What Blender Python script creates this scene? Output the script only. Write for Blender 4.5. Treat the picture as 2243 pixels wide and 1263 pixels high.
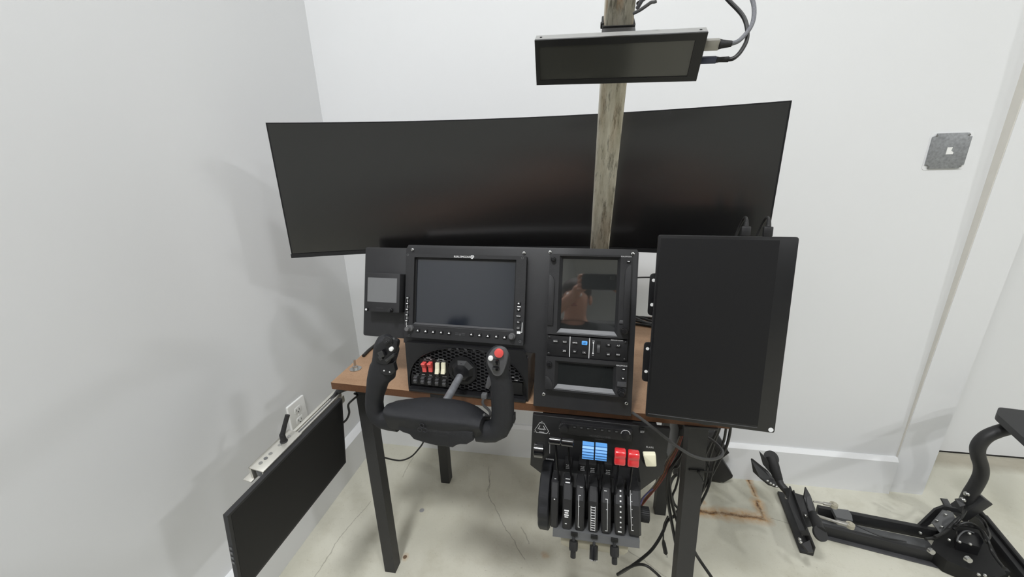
import bpy, bmesh, math, random
from mathutils import Vector, Matrix
random.seed(7)
for o in list(bpy.data.objects): bpy.data.objects.remove(o)
SC = bpy.context.scene; COL = SC.collection
PI = math.pi; R = math.radians
V = Vector

# ------------------------------------------------------------------ camera
F_PX, CX, CY, CAMZ = 850.0, 2243/2, 1263/2, 1.296
def cam_rows(yaw, pitch, roll):
    c, s = math.cos(yaw), math.sin(yaw)
    Zr = Matrix(((c, s, 0), (-s, c, 0), (0, 0, 1)))
    B = Matrix(((1, 0, 0), (0, 0, -1), (0, 1, 0)))
    c, s = math.cos(pitch), math.sin(pitch)
    P = Matrix(((1, 0, 0), (0, c, -s), (0, s, c)))
    c, s = math.cos(roll), math.sin(roll)
    Q = Matrix(((c, -s, 0), (s, c, 0), (0, 0, 1)))
    return Q @ P @ B @ Zr
RC = cam_rows(R(10.03), R(17.3), R(-1.48))
EYE = V((0, 0, CAMZ))
cd = bpy.data.cameras.new('camera'); cam = bpy.data.objects.new('camera', cd); COL.objects.link(cam)
cd.sensor_fit = 'HORIZONTAL'; cd.sensor_width = 36; cd.lens = F_PX/2243*36; cd.clip_start = .02; cd.clip_end = 60
m = Matrix((RC[0], -RC[1], -RC[2])).transposed().to_4x4(); m.translation = EYE
cam.matrix_world = m
SC.camera = cam

# ------------------------------------------------------------------ world, light, exposure
w = bpy.data.worlds.new('world'); SC.world = w; w.use_nodes = True
w.node_tree.nodes['Background'].inputs[0].default_value = (.9, .95, 1, 1)
w.node_tree.nodes['Background'].inputs[1].default_value = .25
SC.view_settings.view_transform = 'Standard'; SC.view_settings.look = 'None'
SC.view_settings.exposure = 0.08; SC.view_settings.gamma = 1; SC.view_settings.use_curve_mapping = False
LAMPS = [(.9, -.5, 3.35, 20), (4.4, -.9, 3.35, 68), (-.45, -.5, 3.35, 50), (4.4, -3.6, 3.35, 68)]  # last two are added fill: one lifts the left side, one the ambient level
for lx, ly, lz, pw in LAMPS:
    ld = bpy.data.lights.new('ceiling_lamp', 'AREA'); ld.shape = 'DISK'; ld.size = .36
    ld.energy = pw; ld.color = (.965, .98, 1)
    lo = bpy.data.objects.new('ceiling_lamp', ld); COL.objects.link(lo); lo.location = (lx, ly, lz-.012)

# ------------------------------------------------------------------ pixel -> point on a real plane
def ray(u, v): return RC.transposed() @ V(((u-CX)/F_PX, (v-CY)/F_PX, 1))
def onX(u, v, X): d = ray(u, v); return EYE + d*(X/d.x)
def onY(u, v, Y): d = ray(u, v); return EYE + d*(Y/d.y)
def onZ(u, v, Z): d = ray(u, v); return EYE + d*((Z-CAMZ)/d.z)
class Frame:
    """rigid plane: x right, y into the plane, z up along it"""
    def __init__(s, o, yaw=0, tilt=0, roll=0, ex=None, n=None):
        s.o = V(o)
        if ex is None:
            Mx = Matrix.Rotation(-yaw, 3, 'Z') @ Matrix.Rotation(-tilt, 3, 'X') @ Matrix.Rotation(roll, 3, 'Y')
            s.ex, s.ey, s.ez = Mx.col[0], Mx.col[1], Mx.col[2]
        else:
            s.ex = V(ex).normalized(); n = V(n); n = (n - s.ex*n.dot(s.ex)).normalized()
            s.ey = -n; s.ez = s.ex.cross(s.ey)
        s.M = Matrix((s.ex, s.ey, s.ez)).transposed().to_4x4(); s.M.translation = s.o
    def at(s, u, v, off=0):
        """pixel -> (x, z) on the plane pulled off towards the viewer"""
        d = ray(u, v); q = s.o - s.ey*off
        p = EYE + d*((q-EYE).dot(s.ey)/d.dot(s.ey)) - q
        return p.dot(s.ex), p.dot(s.ez)
    def p3(s, u, v, off=0): x, z = s.at(u, v, off); return V((x, -off, z))
    def loc(s, p): return s.M.inverted() @ V(p)

# ------------------------------------------------------------------ materials
def lin(c):
    c = c/255
    return c/12.92 if c <= .04045 else ((c+.055)/1.055)**2.4
def rgb(r, g=None, b=None):
    if g is None: g = b = r
    return (lin(r), lin(g), lin(b), 1)
def nodes(name):
    m_ = bpy.data.materials.new(name); m_.use_nodes = True
    return m_, m_.node_tree, m_.node_tree.nodes['Principled BSDF']
def mat(name, col, rough=.5, metal=0, spec=.5, bump=0, bscale=400, var=0, vscale=20, coat=0, aniso=None):
    m_, t, b = nodes(name); N = t.nodes
    b.inputs['Base Color'].default_value = col; b.inputs['Roughness'].default_value = rough
    b.inputs['Metallic'].default_value = metal; b.inputs['Specular IOR Level'].default_value = spec
    b.inputs['Coat Weight'].default_value = coat; b.inputs['Coat Roughness'].default_value = .05
    tc = N.new('ShaderNodeTexCoord')
    vec = tc.outputs['Object']
    if aniso:
        mp = N.new('ShaderNodeMapping'); mp.inputs['Scale'].default_value = aniso
        t.links.new(vec, mp.inputs[0]); vec = mp.outputs[0]
    if var:
        n = N.new('ShaderNodeTexNoise'); n.inputs['Scale'].default_value = vscale; n.inputs['Detail'].default_value = 6
        t.links.new(vec, n.inputs['Vector'])
        mx = N.new('ShaderNodeMix'); mx.data_type = 'RGBA'
        mx.inputs['A'].default_value = tuple(c*(1-var) for c in col[:3])+(1,)
        mx.inputs['B'].default_value = tuple(min(1, c*(1+var)) for c in col[:3])+(1,)
        t.links.new(n.outputs['Fac'], mx.inputs['Factor']); t.links.new(mx.outputs['Result'], b.inputs['Base Color'])
    if bump:
        n2 = N.new('ShaderNodeTexNoise'); n2.inputs['Scale'].default_value = bscale; n2.inputs['Detail'].default_value = 3
        t.links.new(vec, n2.inputs['Vector'])
        bp = N.new('ShaderNodeBump'); bp.inputs['Strength'].default_value = bump; bp.inputs['Distance'].default_value = .002
        t.links.new(n2.outputs['Fac'], bp.inputs['Height']); t.links.new(bp.outputs[0], b.inputs['Normal'])
    return m_
M = {}
M['wall'] = mat('painted_wall', rgb(226, 227, 228), .7, bump=.04, bscale=160, var=.012, vscale=3)
M['trim'] = mat('painted_trim', rgb(232, 233, 234), .38, bump=.03, bscale=60)
M['caulk'] = mat('caulk', rgb(216, 213, 205), .6, var=.05, vscale=30)
M['ceil'] = mat('ceiling_paint', rgb(235), .8, var=.01)
M['black'] = mat('black_powder_coat', rgb(33, 33, 35), .55, bump=.25, bscale=900, var=.12, vscale=60)
M['plate'] = mat('black_panel_sheet', rgb(38, 38, 40), .5, bump=.12, bscale=900, var=.15, vscale=40)
M['plastic'] = mat('black_plastic', rgb(26, 26, 28), .42, bump=.15, bscale=1200, var=.15, vscale=90)
M['satin'] = mat('satin_black', rgb(24, 24, 26), .3, var=.2, vscale=60)
M['deep'] = mat('deep_black', rgb(12, 12, 13), .6, var=.1)
M['rubber'] = mat('black_rubber', rgb(30, 30, 31), .6, bump=.3, bscale=600, var=.1)
M['grip'] = mat('grip_rubber', rgb(27, 28, 32), .58, bump=.5, bscale=1500, var=.25, vscale=120)
M['gloss'] = mat('gloss_black', rgb(20, 20, 22), .2, var=.1, coat=1)
M['steel'] = mat('bright_steel', rgb(190, 190, 188), .25, metal=1, var=.15, vscale=80)
M['chrome'] = mat('chrome', rgb(225, 225, 228), .08, metal=1, var=.03)
M['shaft'] = mat('scuffed_shaft', rgb(150, 152, 157), .3, metal=.45, var=.5, vscale=70, bump=.2, bscale=200)
M['alu'] = mat('brushed_aluminium', rgb(214, 212, 204), .42, metal=.75, var=.06, vscale=40)
M['leg'] = mat('black_table_steel', rgb(40, 40, 41), .5, bump=.15, bscale=500, var=.12, vscale=25)
M['white'] = mat('white_print', rgb(236), .6, var=.02)
M['whitep'] = mat('white_plastic', rgb(238, 238, 236), .35, var=.02)
M['grey'] = mat('grey_plastic', rgb(96, 97, 98), .45, var=.08)
M['knob'] = mat('grey_knob_rubber', rgb(92, 92, 93), .6, bump=.3, bscale=700, var=.15)
M['bevel'] = mat('grey_bevel', rgb(74, 74, 76), .4, var=.18, vscale=90)  # grey for bevels and keys, and the portrait monitor's painted edge highlight
M['red'] = mat('red_switch', rgb(226, 88, 84), .4, var=.05)
M['redknob'] = mat('red_knob', rgb(210, 44, 50), .25, var=.05, coat=.8)
M['cream'] = mat('cream_switch', rgb(236, 232, 205), .4, var=.03)
M['blue'] = mat('blue_knob', rgb(96, 160, 226), .35, var=.05)
M['bluekey'] = mat('blue_key', rgb(92, 170, 245), .35, var=.02)  # plain blue colour, no emission
M['etch'] = mat('debossed_print', rgb(16, 16, 17), .7, var=.05)
M['scr_wide'] = mat('matte_screen', rgb(9, 9, 10), .2, spec=1, var=.02)
M['scr_wide'].node_tree.nodes['Principled BSDF'].inputs['IOR'].default_value = 1.78
M['scr_pfd'] = mat('satin_screen', rgb(26, 31, 40), .16, spec=.6, var=.05)
M['scr_pfd'].node_tree.nodes['Principled BSDF'].inputs['IOR'].default_value = 1.65
M['scr_nav'] = mat('gloss_screen', rgb(38, 40, 40), .035, spec=.5, var=.02)
M['scr_nav'].node_tree.nodes['Principled BSDF'].inputs['IOR'].default_value = 2.9
M['scr_grey'] = mat('reflection_grey_screen', rgb(112, 113, 114), .4, var=.04, vscale=200)  # even grey stands in for the wall reflected in an unlit screen
M['scr_bar'] = mat('bar_screen', rgb(66, 66, 62), .1, spec=.5, var=.02)
M['scr_bar'].node_tree.nodes['Principled BSDF'].inputs['IOR'].default_value = 1.85
M['scr_matte'] = mat('portrait_screen', rgb(19, 19, 21), .5, spec=.35, var=.03)
M['cable'] = mat('black_cable_sheath', rgb(24), .45, var=.1)
M['gcable'] = mat('grey_cable_sheath', rgb(74, 74, 74), .5, var=.15, vscale=300)
M['braid'] = mat('braided_cable', rgb(112, 113, 118), .6, var=.7, vscale=900, bump=.6, bscale=900)
M['hdmi'] = mat('silver_plug', rgb(158, 156, 150), .4, metal=.5, var=.05)
M['usbblue'] = mat('dark_blue_plug', rgb(66, 70, 88), .4, metal=.4, var=.05)
M['clamp'] = mat('beige_clamp_plate', rgb(168, 163, 146), .5, var=.15, vscale=35)
M['galv'] = mat('galvanised_cover', rgb(140, 142, 144), .5, metal=.35, var=.5, vscale=140)
M['greymetal'] = mat('grey_sheet_metal', rgb(150, 150, 148), .45, metal=.2, var=.1, vscale=60)
M['headgear'] = mat('hair', rgb(52, 42, 36), .7, var=.2)
M['skin'] = mat('skin', rgb(196, 148, 124), .5, var=.06, vscale=30)
M['lips'] = mat('lips', rgb(158, 98, 88), .5)
M['shirt'] = mat('black_cotton', rgb(30, 31, 34), .85, var=.15, vscale=40)
M['trousers'] = mat('dark_denim', rgb(36, 38, 44), .85, var=.2, vscale=60)
M['emit'], t, b = nodes('lamp_diffuser')
b.inputs['Emission Color'].default_value = (1, .985, .96, 1); b.inputs['Emission Strength'].default_value = 6
M['wire_o'] = mat('orange_wire', rgb(150, 88, 52), .5, var=.1); M['wire_b'] = mat('brown_wire', rgb(92, 62, 48), .5, var=.1)
M['wire_v'] = mat('violet_wire', rgb(96, 92, 150), .5, var=.1); M['wire_r'] = mat('red_wire', rgb(160, 62, 48), .5, var=.1)
M['wire_g'] = mat('grey_wire', rgb(120, 118, 112), .5, var=.1)

def NL(t, typ, **kw):
    n = t.nodes.new(typ)
    for k, v_ in kw.items(): setattr(n, k, v_)
    return n
def seg_mask(t, vec, a, b_, w_, soft, wob=None):
    """0..1 mask around a floor segment a-b (metres)"""
    a = V((a[0], a[1], 0)); b_ = V((b_[0], b_[1], 0)); ab = b_-a; L2 = max(ab.length_squared, 1e-9)
    s1 = NL(t, 'ShaderNodeVectorMath', operation='SUBTRACT'); t.links.new(vec, s1.inputs[0]); s1.inputs[1].default_value = a
    d1 = NL(t, 'ShaderNodeVectorMath', operation='DOT_PRODUCT'); t.links.new(s1.outputs[0], d1.inputs[0]); d1.inputs[1].default_value = ab/L2
    cl = NL(t, 'ShaderNodeClamp'); t.links.new(d1.outputs['Value'], cl.inputs[0])
    sc = NL(t, 'ShaderNodeVectorMath', operation='SCALE'); sc.inputs[0].default_value = ab; t.links.new(cl.outputs[0], sc.inputs['Scale'])
    ds = NL(t, 'ShaderNodeVectorMath', operation='DISTANCE'); t.links.new(s1.outputs[0], ds.inputs[0]); t.links.new(sc.outputs[0], ds.inputs[1])
    mr = NL(t, 'ShaderNodeMapRange'); t.links.new(ds.outputs['Value'], mr.inputs[0])
    mr.inputs[1].default_value = w_; mr.inputs[2].default_value = w_+soft; mr.inputs[3].default_value = 1; mr.inputs[4].default_value = 0
    return mr.outputs[0]
def mix(t, fac, A, B):
    mx = NL(t, 'ShaderNodeMix', data_type='RGBA')
    for s_, x in ((mx.inputs['Factor'], fac), (mx.inputs['A'], A), (mx.inputs['B'], B)):
        if hasattr(x, 'is_linked'): t.links.new(x, s_)
        else: s_.default_value = x
    return mx.outputs['Result']
def mth(t, op, a, b_=None):
    n = NL(t, 'ShaderNodeMath', operation=op)
    for i, x in enumerate((a, b_)):
        if x is None: continue
        if hasattr(x, 'is_linked'): t.links.new(x, n.inputs[i])
        else: n.inputs[i].default_value = x
    return n.outputs[0]
def noise(t, vec, scale, detail=5, rough=.55):
    n = NL(t, 'ShaderNodeTexNoise'); n.inputs['Scale'].default_value = scale; n.inputs['Detail'].default_value = detail
    n.inputs['Roughness'].default_value = rough; t.links.new(vec, n.inputs['Vector']); return n.outputs['Fac']
def ramp(t, fac, lo, hi, a=0, b_=1):
    mr = NL(t, 'ShaderNodeMapRange'); t.links.new(fac, mr.inputs[0])
    for i, x in enumerate((lo, hi, a, b_)): mr.inputs[1+i].default_value = x
    return mr.outputs[0]
# concrete floor: sealed slab with hairline cracks, grime and rust left by a steel foot
def floor_xy(u, v): p = onZ(u, v, 0); return (p.x, p.y)
def concrete():
    m_, t, b = nodes('sealed_concrete')
    g = NL(t, 'ShaderNodeNewGeometry'); pos = g.outputs['Position']
    wn = NL(t, 'ShaderNodeTexNoise'); wn.inputs['Scale'].default_value = 22; wn.inputs['Detail'].default_value = 4; t.links.new(pos, wn.inputs['Vector'])
    wv = NL(t, 'ShaderNodeVectorMath', operation='SUBTRACT'); t.links.new(wn.outputs['Color'], wv.inputs[0]); wv.inputs[1].default_value = (.5, .5, .5)
    ws = NL(t, 'ShaderNodeVectorMath', operation='SCALE'); t.links.new(wv.outputs[0], ws.inputs[0]); ws.inputs['Scale'].default_value = .025
    wa = NL(t, 'ShaderNodeVectorMath', operation='ADD'); t.links.new(pos, wa.inputs[0]); t.links.new(ws.outputs[0], wa.inputs[1])
    fl = NL(t, 'ShaderNodeVectorMath', operation='MULTIPLY'); t.links.new(wa.outputs[0], fl.inputs[0]); fl.inputs[1].default_value = (1, 1, 0)
    wp = fl.outputs[0]
    c = mix(t, ramp(t, noise(t, pos, 2.2, 6), .35, .7), rgb(214, 212, 198), rgb(199, 197, 181))
    c = mix(t, ramp(t, noise(t, pos, 9, 8, .65), .5, .72, 0, .55), c, rgb(186, 182, 164))
    c = mix(t, ramp(t, noise(t, pos, 70, 4, .7), .62, .74, 0, .45), c, rgb(150, 144, 126))
    c = mix(t, ramp(t, noise(t, pos, 260, 2), .68, .76, 0, .5), c, rgb(120, 116, 104))
    cracks = [[(900, 972), (1003, 983), (1162, 998)], [(1070, 1020), (1072, 1083), (1092, 1130), (1110, 1160), (1150, 1225)],  # first polyline is a dark line along the back baseboard's foot
              [(1075, 1030), (1068, 1075)], [(812, 1098), (745, 1175), (690, 1263)], [(880, 1045), (905, 1000)], [(1142, 1155), (1158, 1190)],
              [(1690, 1135), (1740, 1150), (1765, 1180)], [(1945, 1180), (2075, 1225)], [(1350, 1185), (1460, 1263)]]
    for pl in cracks:
        q = [floor_xy(*p) for p in pl]
        for a, b2 in zip(q, q[1:]):
            c = mix(t, mth(t, 'MULTIPLY', seg_mask(t, wp, a, b2, .0004, .0022), .55), c, rgb(120, 116, 104))
    rust = [((1530, 1119), (1585, 1124), .010), ((1585, 1124), (1672, 1135), .012), ((1672, 1135), (1658, 1098), .009), ((1640, 1050), (1655, 1085), .005)]
    rn = noise(t, pos, 45, 6, .7)
    halo = None; core = None
    for a, b2, w_ in rust:
        a, b2 = floor_xy(*a), floor_xy(*b2)
        h_ = seg_mask(t, wp, a, b2, w_*.6, w_*2.9); k_ = seg_mask(t, wp, a, b2, w_*.1, w_*.75)
        halo = h_ if halo is None else mth(t, 'MAXIMUM', halo, h_); core = k_ if core is None else mth(t, 'MAXIMUM', core, k_)
    for u, v_, w_ in ((1194, 1217, .006), (887, 1219, .005), (1540, 1100, .004)):
        p = floor_xy(u, v_); halo = mth(t, 'MAXIMUM', halo, mth(t, 'MULTIPLY', seg_mask(t, wp, p, p, w_, .012), .6))
    c = mix(t, mth(t, 'MULTIPLY', halo, ramp(t, rn, .3, .65, .25, .95)), c, rgb(190, 142, 80))
    c = mix(t, mth(t, 'MULTIPLY', core, ramp(t, rn, .35, .6, .2, 1)), c, rgb(84, 54, 34))
    p = floor_xy(924, 1117); c = mix(t, seg_mask(t, pos_flat(t, pos), p, p, .0085, .002), c, rgb(150, 150, 150))
    p = floor_xy(887, 1219); c = mix(t, seg_mask(t, pos_flat(t, pos), p, p, .006, .002), c, rgb(112, 90, 70))
    # unsealed strip at the doorway
    p1, p2 = floor_xy(2045, 1003), floor_xy(2243, 1015)
    c = mix(t, mth(t, 'MULTIPLY', seg_mask(t, wp, p1, (p2[0]+.6, p2[1]), .02, .05), .6), c, rgb(150, 140, 122))
    t.links.new(c, b.inputs['Base Color'])
    b.inputs['Specular IOR Level'].default_value = .4
    t.links.new(ramp(t, noise(t, pos, 6), .3, .7, .28, .5), b.inputs['Roughness'])
    bp = NL(t, 'ShaderNodeBump'); bp.inputs['Strength'].default_value = .15; bp.inputs['Distance'].default_value = .003
    t.links.new(noise(t, pos, 120, 6), bp.inputs['Height']); t.links.new(bp.outputs[0], b.inputs['Normal'])
    return m_
def pos_flat(t, pos):
    fl = NL(t, 'ShaderNodeVectorMath', operation='MULTIPLY'); t.links.new(pos, fl.inputs[0]); fl.inputs[1].default_value = (1, 1, 0); return fl.outputs[0]
M['floor'] = concrete()
def wood(name, c1, c2, dark):
    m_, t, b = nodes(name)
    tc = NL(t, 'ShaderNodeTexCoord'); mp = NL(t, 'ShaderNodeMapping'); mp.inputs['Scale'].default_value = (1.5, 7, 7)
    t.links.new(tc.outputs['Object'], mp.inputs[0])
    c = mix(t, ramp(t, noise(t, mp.outputs[0], 3, 6), .3, .7), c1, c2)
    c = mix(t, ramp(t, noise(t, tc.outputs['Object'], 9, 5, .6), .56, .68, 0, .6), c, dark)
    c = mix(t, ramp(t, noise(t, tc.outputs['Object'], 260, 2), .45, .8, 0, .4), c, dark)
    t.links.new(c, b.inputs['Base Color']); b.inputs['Roughness'].default_value = .5; b.inputs['Specular IOR Level'].default_value = .35
    return m_
M['wood'] = wood('fibreboard_top', rgb(168, 136, 108), rgb(150, 118, 90), rgb(112, 82, 58))
M['woodedge'] = wood('fibreboard_edge', rgb(104, 70, 46), rgb(90, 60, 40), rgb(60, 40, 28))
def poststeel():
    m_, t, b = nodes('weathered_galvanised')
    tc = NL(t, 'ShaderNodeTexCoord'); o = tc.outputs['Object']
    mp = NL(t, 'ShaderNodeMapping'); mp.inputs['Scale'].default_value = (10, 10, 1.6); t.links.new(o, mp.inputs[0])
    c = mix(t, ramp(t, noise(t, mp.outputs[0], 6, 7, .65), .36, .64), rgb(216, 212, 198), rgb(172, 166, 148))
    c = mix(t, ramp(t, noise(t, mp.outputs[0], 16, 6, .7), .52, .66, 0, .85), c, rgb(100, 96, 84))
    sz = NL(t, 'ShaderNodeSeparateXYZ'); t.links.new(o, sz.inputs[0])
    rz = mth(t, 'MAXIMUM', ramp(t, sz.outputs['Z'], .86, .93, 0, 1), .15)
    r_ = mth(t, 'MULTIPLY', ramp(t, noise(t, mp.outputs[0], 4.2, 5, .6), .5, .62), rz)
    c = mix(t, r_, c, rgb(160, 112, 52))
    t.links.new(c, b.inputs['Base Color']); b.inputs['Metallic'].default_value = .25; b.inputs['Roughness'].default_value = .55
    return m_
M['post'] = poststeel()

# ------------------------------------------------------------------ mesh building
def rnd_poly(pts, r, n=3):
    out = []; k = len(pts)
    for i in range(k):
        p, a, b_ = V(pts[i]), V(pts[i-1]), V(pts[(i+1) % k])
        da, db = (a-p), (b_-p); rr = min(r, da.length*.45, db.length*.45); da.normalize(); db.normalize()
        s0, s1 = p+da*rr, p+db*rr
        for j in range(n+1):
            tt = j/n; out.append(tuple(s0*(1-tt)**2 + p*2*tt*(1-tt) + s1*tt**2))
    return out
class MB:
    def __init__(s, mat4=None): s.v = []; s.f = []; s.X = mat4 or Matrix.Identity(4)
    def add(s, vs, fs, X=None):
        k = len(s.v); Q = s.X @ X if X else s.X
        s.v += [tuple(Q @ V(p)) for p in vs]; s.f += [tuple(i+k for i in f) for f in fs]; return s
    def bm(s, b, X=None):
        b.verts.index_update()
        s.add([v_.co.copy() for v_ in b.verts], [[q.index for q in f.verts] for f in b.faces], X); b.free(); return s
    def box(s, c, d, bev=0, X=None, seg=2):
        b = bmesh.new(); bmesh.ops.create_cube(b, size=1)
        for v_ in b.verts: v_.co = V((v_.co.x*d[0]+c[0], v_.co.y*d[1]+c[1], v_.co.z*d[2]+c[2]))
        if bev: bmesh.ops.bevel(b, geom=b.edges[:], offset=min(bev, min(d)*.45), segments=seg, profile=.5, affect='EDGES')
        return s.bm(b, X)
    def prism(s, pts, y0, y1, bev=0, X=None):
        """polygon in (x, z) extruded y0 (front) .. y1 (back)"""
        b = bmesh.new()
        vf = [b.verts.new((p[0], y0, p[1])) for p in pts]; f = b.faces.new(vf)
        r_ = bmesh.ops.extrude_face_region(b, geom=[f])
        for e in r_['geom']:
            if isinstance(e, bmesh.types.BMVert): e.co.y = y1
        bmesh.ops.recalc_face_normals(b, faces=b.faces[:])
        if bev:
            es = [e for e in b.edges if abs(e.verts[0].co.y-y0) < 1e-7 and abs(e.verts[1].co.y-y0) < 1e-7]
            bmesh.ops.bevel(b, geom=es, offset=bev, segments=2, profile=.5, affect='EDGES')
        return s.bm(b, X)
    def rect(s, x0, z0, x1, z1, y0, y1, r=0, bev=0, X=None):
        pts = [(x0, z0), (x1, z0), (x1, z1), (x0, z1)]
        return s.prism(rnd_poly([V((p[0], p[1])) for p in pts], r) if r else pts, y0, y1, bev, X)
    def ring(s, outer, inner, y0, y1, X=None):
        """frame between two loops with the same number of points"""
        n = len(outer)
        vs = [(p[0], y0, p[1]) for p in outer]+[(p[0], y0, p[1]) for p in inner]+[(p[0], y1, p[1]) for p in outer]+[(p[0], y1, p[1]) for p in inner]
        fs = []
        for i in range(n):
            j = (i+1) % n
            fs += [(i, j, n+j, n+i), (2*n+j, 2*n+i, 3*n+i, 3*n+j), (i, 2*n+i, 2*n+j, j), (n+j, 3*n+j, 3*n+i, n+i)]
        return s.add(vs, fs, X)
    def tube(s, path, r, n=8, cap=True, X=None, up=None):
        P = [V(p) for p in path]; k = len(P); vs = []; fs = []
        rr = r if isinstance(r, (list, tuple)) else [r]*k
        T = [(P[min(i+1, k-1)]-P[max(i-1, 0)]).normalized() for i in range(k)]
        nrm = T[0].orthogonal().normalized() if up is None else (V(up)-T[0]*T[0].dot(V(up))).normalized()
        for i in range(k):
            if i: nrm = (nrm - T[i]*nrm.dot(T[i])).normalized()
            bi = T[i].cross(nrm); q = rr[i]; qa, qb = q if isinstance(q, tuple) else (q, q)
            for j in range(n):
                a = 2*PI*j/n; vs.append(P[i]+nrm*math.cos(a)*qa+bi*math.sin(a)*qb)
        for i in range(k-1):
            for j in range(n):
                j2 = (j+1) % n; fs.append((i*n+j, i*n+j2, (i+1)*n+j2, (i+1)*n+j))
        if cap: fs += [tuple(range(n-1, -1, -1)), tuple((k-1)*n+j for j in range(n))]
        return s.add(vs, fs, X)
    def cyl(s, a, b_, r0, r1=None, n=16, X=None, bev=0):
        r1 = r0 if r1 is None else r1; a, b_ = V(a), V(b_)
        if bev:
            d = (b_-a).normalized()
            return s.tube([a, b_-d*bev, b_-d*bev*.3, b_], [r0, r1, r1-bev*.3, r1-bev], n, X=X)
        return s.tube([a, b_], [r0, r1], n, X=X)
    def ball(s, c, r, n=10, X=None, sc=(1, 1, 1)):
        b = bmesh.new(); bmesh.ops.create_uvsphere(b, u_segments=n, v_segments=max(6, n//2), radius=r)
        for v_ in b.verts: v_.co = V((v_.co.x*sc[0], v_.co.y*sc[1], v_.co.z*sc[2]))+V(c)
        return s.bm(b, X)
    def hexa(s, b8, X=None):
        return s.add(b8, [(0, 3, 2, 1), (4, 5, 6, 7), (0, 1, 5, 4), (1, 2, 6, 5), (2, 3, 7, 6), (3, 0, 4, 7)], X)
    def text(s, body, size, x, z, y, rot=0, align='C', sx=1, X=None):
        vs, fs, wd = glyphs(body)
        ox = {'C': -wd/2, 'L': 0, 'R': -wd}[align]
        c, sn = math.cos(rot), math.sin(rot); o = []
        for p in vs:
            a, b_ = (p[0]+ox)*size*sx, (p[1]-.35)*size
            o.append((x+a*c-b_*sn, y, z+a*sn+b_*c))
        return s.add(o, fs, X)
    def build(s, name, mt, parent=None, smooth=35, **props):
        me = bpy.data.meshes.new(name); me.from_pydata(s.v, [], s.f); me.validate()
        b = bmesh.new(); b.from_mesh(me); bmesh.ops.recalc_face_normals(b, faces=b.faces[:]); b.to_mesh(me); b.free()
        if smooth:
            for p in me.polygons: p.use_smooth = True
            try: me.set_sharp_from_angle(angle=R(smooth))
            except Exception: pass
        me.materials.append(M[mt] if isinstance(mt, str) else mt)
        o = bpy.data.objects.new(name, me); COL.objects.link(o)
        if parent is not None: o.parent = parent
        for k, v_ in props.items(): o[k] = v_
        return o
GL = {}
def glyphs(body):
    if body not in GL:
        cu = bpy.data.curves.new('t', 'FONT'); cu.body = body; cu.size = 1; cu.resolution_u = 2
        o = bpy.data.objects.new('t', cu); COL.objects.link(o)
        dg = bpy.context.evaluated_depsgraph_get(); dg.update()
        me = bpy.data.meshes.new_from_object(o.evaluated_get(dg))
        vs = [v_.co.copy() for v_ in me.vertices]; fs = [tuple(p.vertices) for p in me.polygons]
        bpy.data.objects.remove(o); bpy.data.curves.remove(cu); bpy.data.meshes.remove(me)
        GL[body] = (vs, fs, max((v_.x for v_ in vs), default=0))
    return GL[body]
for _t in ['REALSIMGEAR', 'GEAR', 'DOWN', 'FLAPS', 'HONEYCOMB', 'AERONAUTICAL', 'MASTER', 'ALT', 'BAT', 'AVIONICS', 'BUS 1', 'BUS 2', 'BCN', 'LAND', 'TAXI', 'NAV',
           'STROBE', 'N', 'L', 'R', 'AUTO', 'PILOT', 'HDG', 'NAV', 'APR', 'BANK', 'AP', 'FD', 'LVL', 'VS', 'ALT', 'IAS', 'VNV', 'DN', 'UP', 'MENU', 'FPL', 'PROC',
           'CLR', 'ENT', 'RANGE', 'HOME', 'START', 'OFF', 'SPOILER', 'SPEED', 'BRAKE', 'FLAP']: glyphs(_t)
def tag(o, label, cat, group=None):
    o['label'] = label; o['category'] = cat
    if group: o['group'] = group
    return o
def thing(name, label, cat, frame=None, loc=(0, 0, 0), group=None):
    o = bpy.data.objects.new(name, None); COL.objects.link(o); o.empty_display_size = .05
    if frame is not None: o.matrix_world = frame.M
    else: o.location = loc
    return tag(o, label, cat, group)
def struct(o): o['kind'] = 'structure'; return o
def smooth_path(pts, n=6):
    P = [V(p) for p in pts]; out = []
    for i in range(len(P)-1):
        p0, p1, p2, p3 = P[max(i-1, 0)], P[i], P[i+1], P[min(i+2, len(P)-1)]
        for j in range(n):
            t_ = j/n
            out.append(.5*((2*p1)+(p2-p0)*t_+(2*p0-5*p1+4*p2-p3)*t_**2+(3*p1-p0-3*p2+p3)*t_**3))
    out.append(P[-1]); return out
def rel(pts, root): return [V(p)-V(root) for p in pts]

# ================================================================== ROOM
WY, WX, HH = 1.5, -1.0, 3.65
ZT = .756
def slab(name, x0, y0, z0, x1, y1, z1, mt): return struct(MB().box(((x0+x1)/2, (y0+y1)/2, (z0+z1)/2), (x1-x0, y1-y0, z1-z0)).build(name, mt, smooth=0))
slab('floor', -1.2, -9.2, -.1, 9.4, 2.3, 0, 'floor')
slab('ceiling', -1.2, -9.2, HH, 9.4, 2.3, HH+.1, 'ceil')
slab('wall_left', WX-.12, -9.2, 0, WX, WY+.12, HH, 'wall')
slab('wall_back', WX, WY, 0, 1.262, WY+.12, HH, 'wall')
slab('wall_right', 9.3, -9.2, 0, 9.4, 2.3, HH, 'wall')
slab('wall_front', WX-.12, -9.2, 0, 9.4, -9.1, HH, 'wall')
BBH = .168
bl = MB()
prof = [(0, 0), (.018, 0), (.018, BBH-.014), (.006, BBH), (0, BBH)]
def extr(prof, p0, p1, outdir):
    vs = []
    for q in (p0, p1): vs += [V(q)+V(outdir)*a+V((0, 0, 1))*h_ for a, h_ in prof]
    n = len(prof); fs = [tuple(range(n)), tuple(range(2*n-1, n-1, -1))]+[(i, (i+1) % n, n+(i+1) % n, n+i) for i in range(n)]
    return MB().add(vs, fs)
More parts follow.
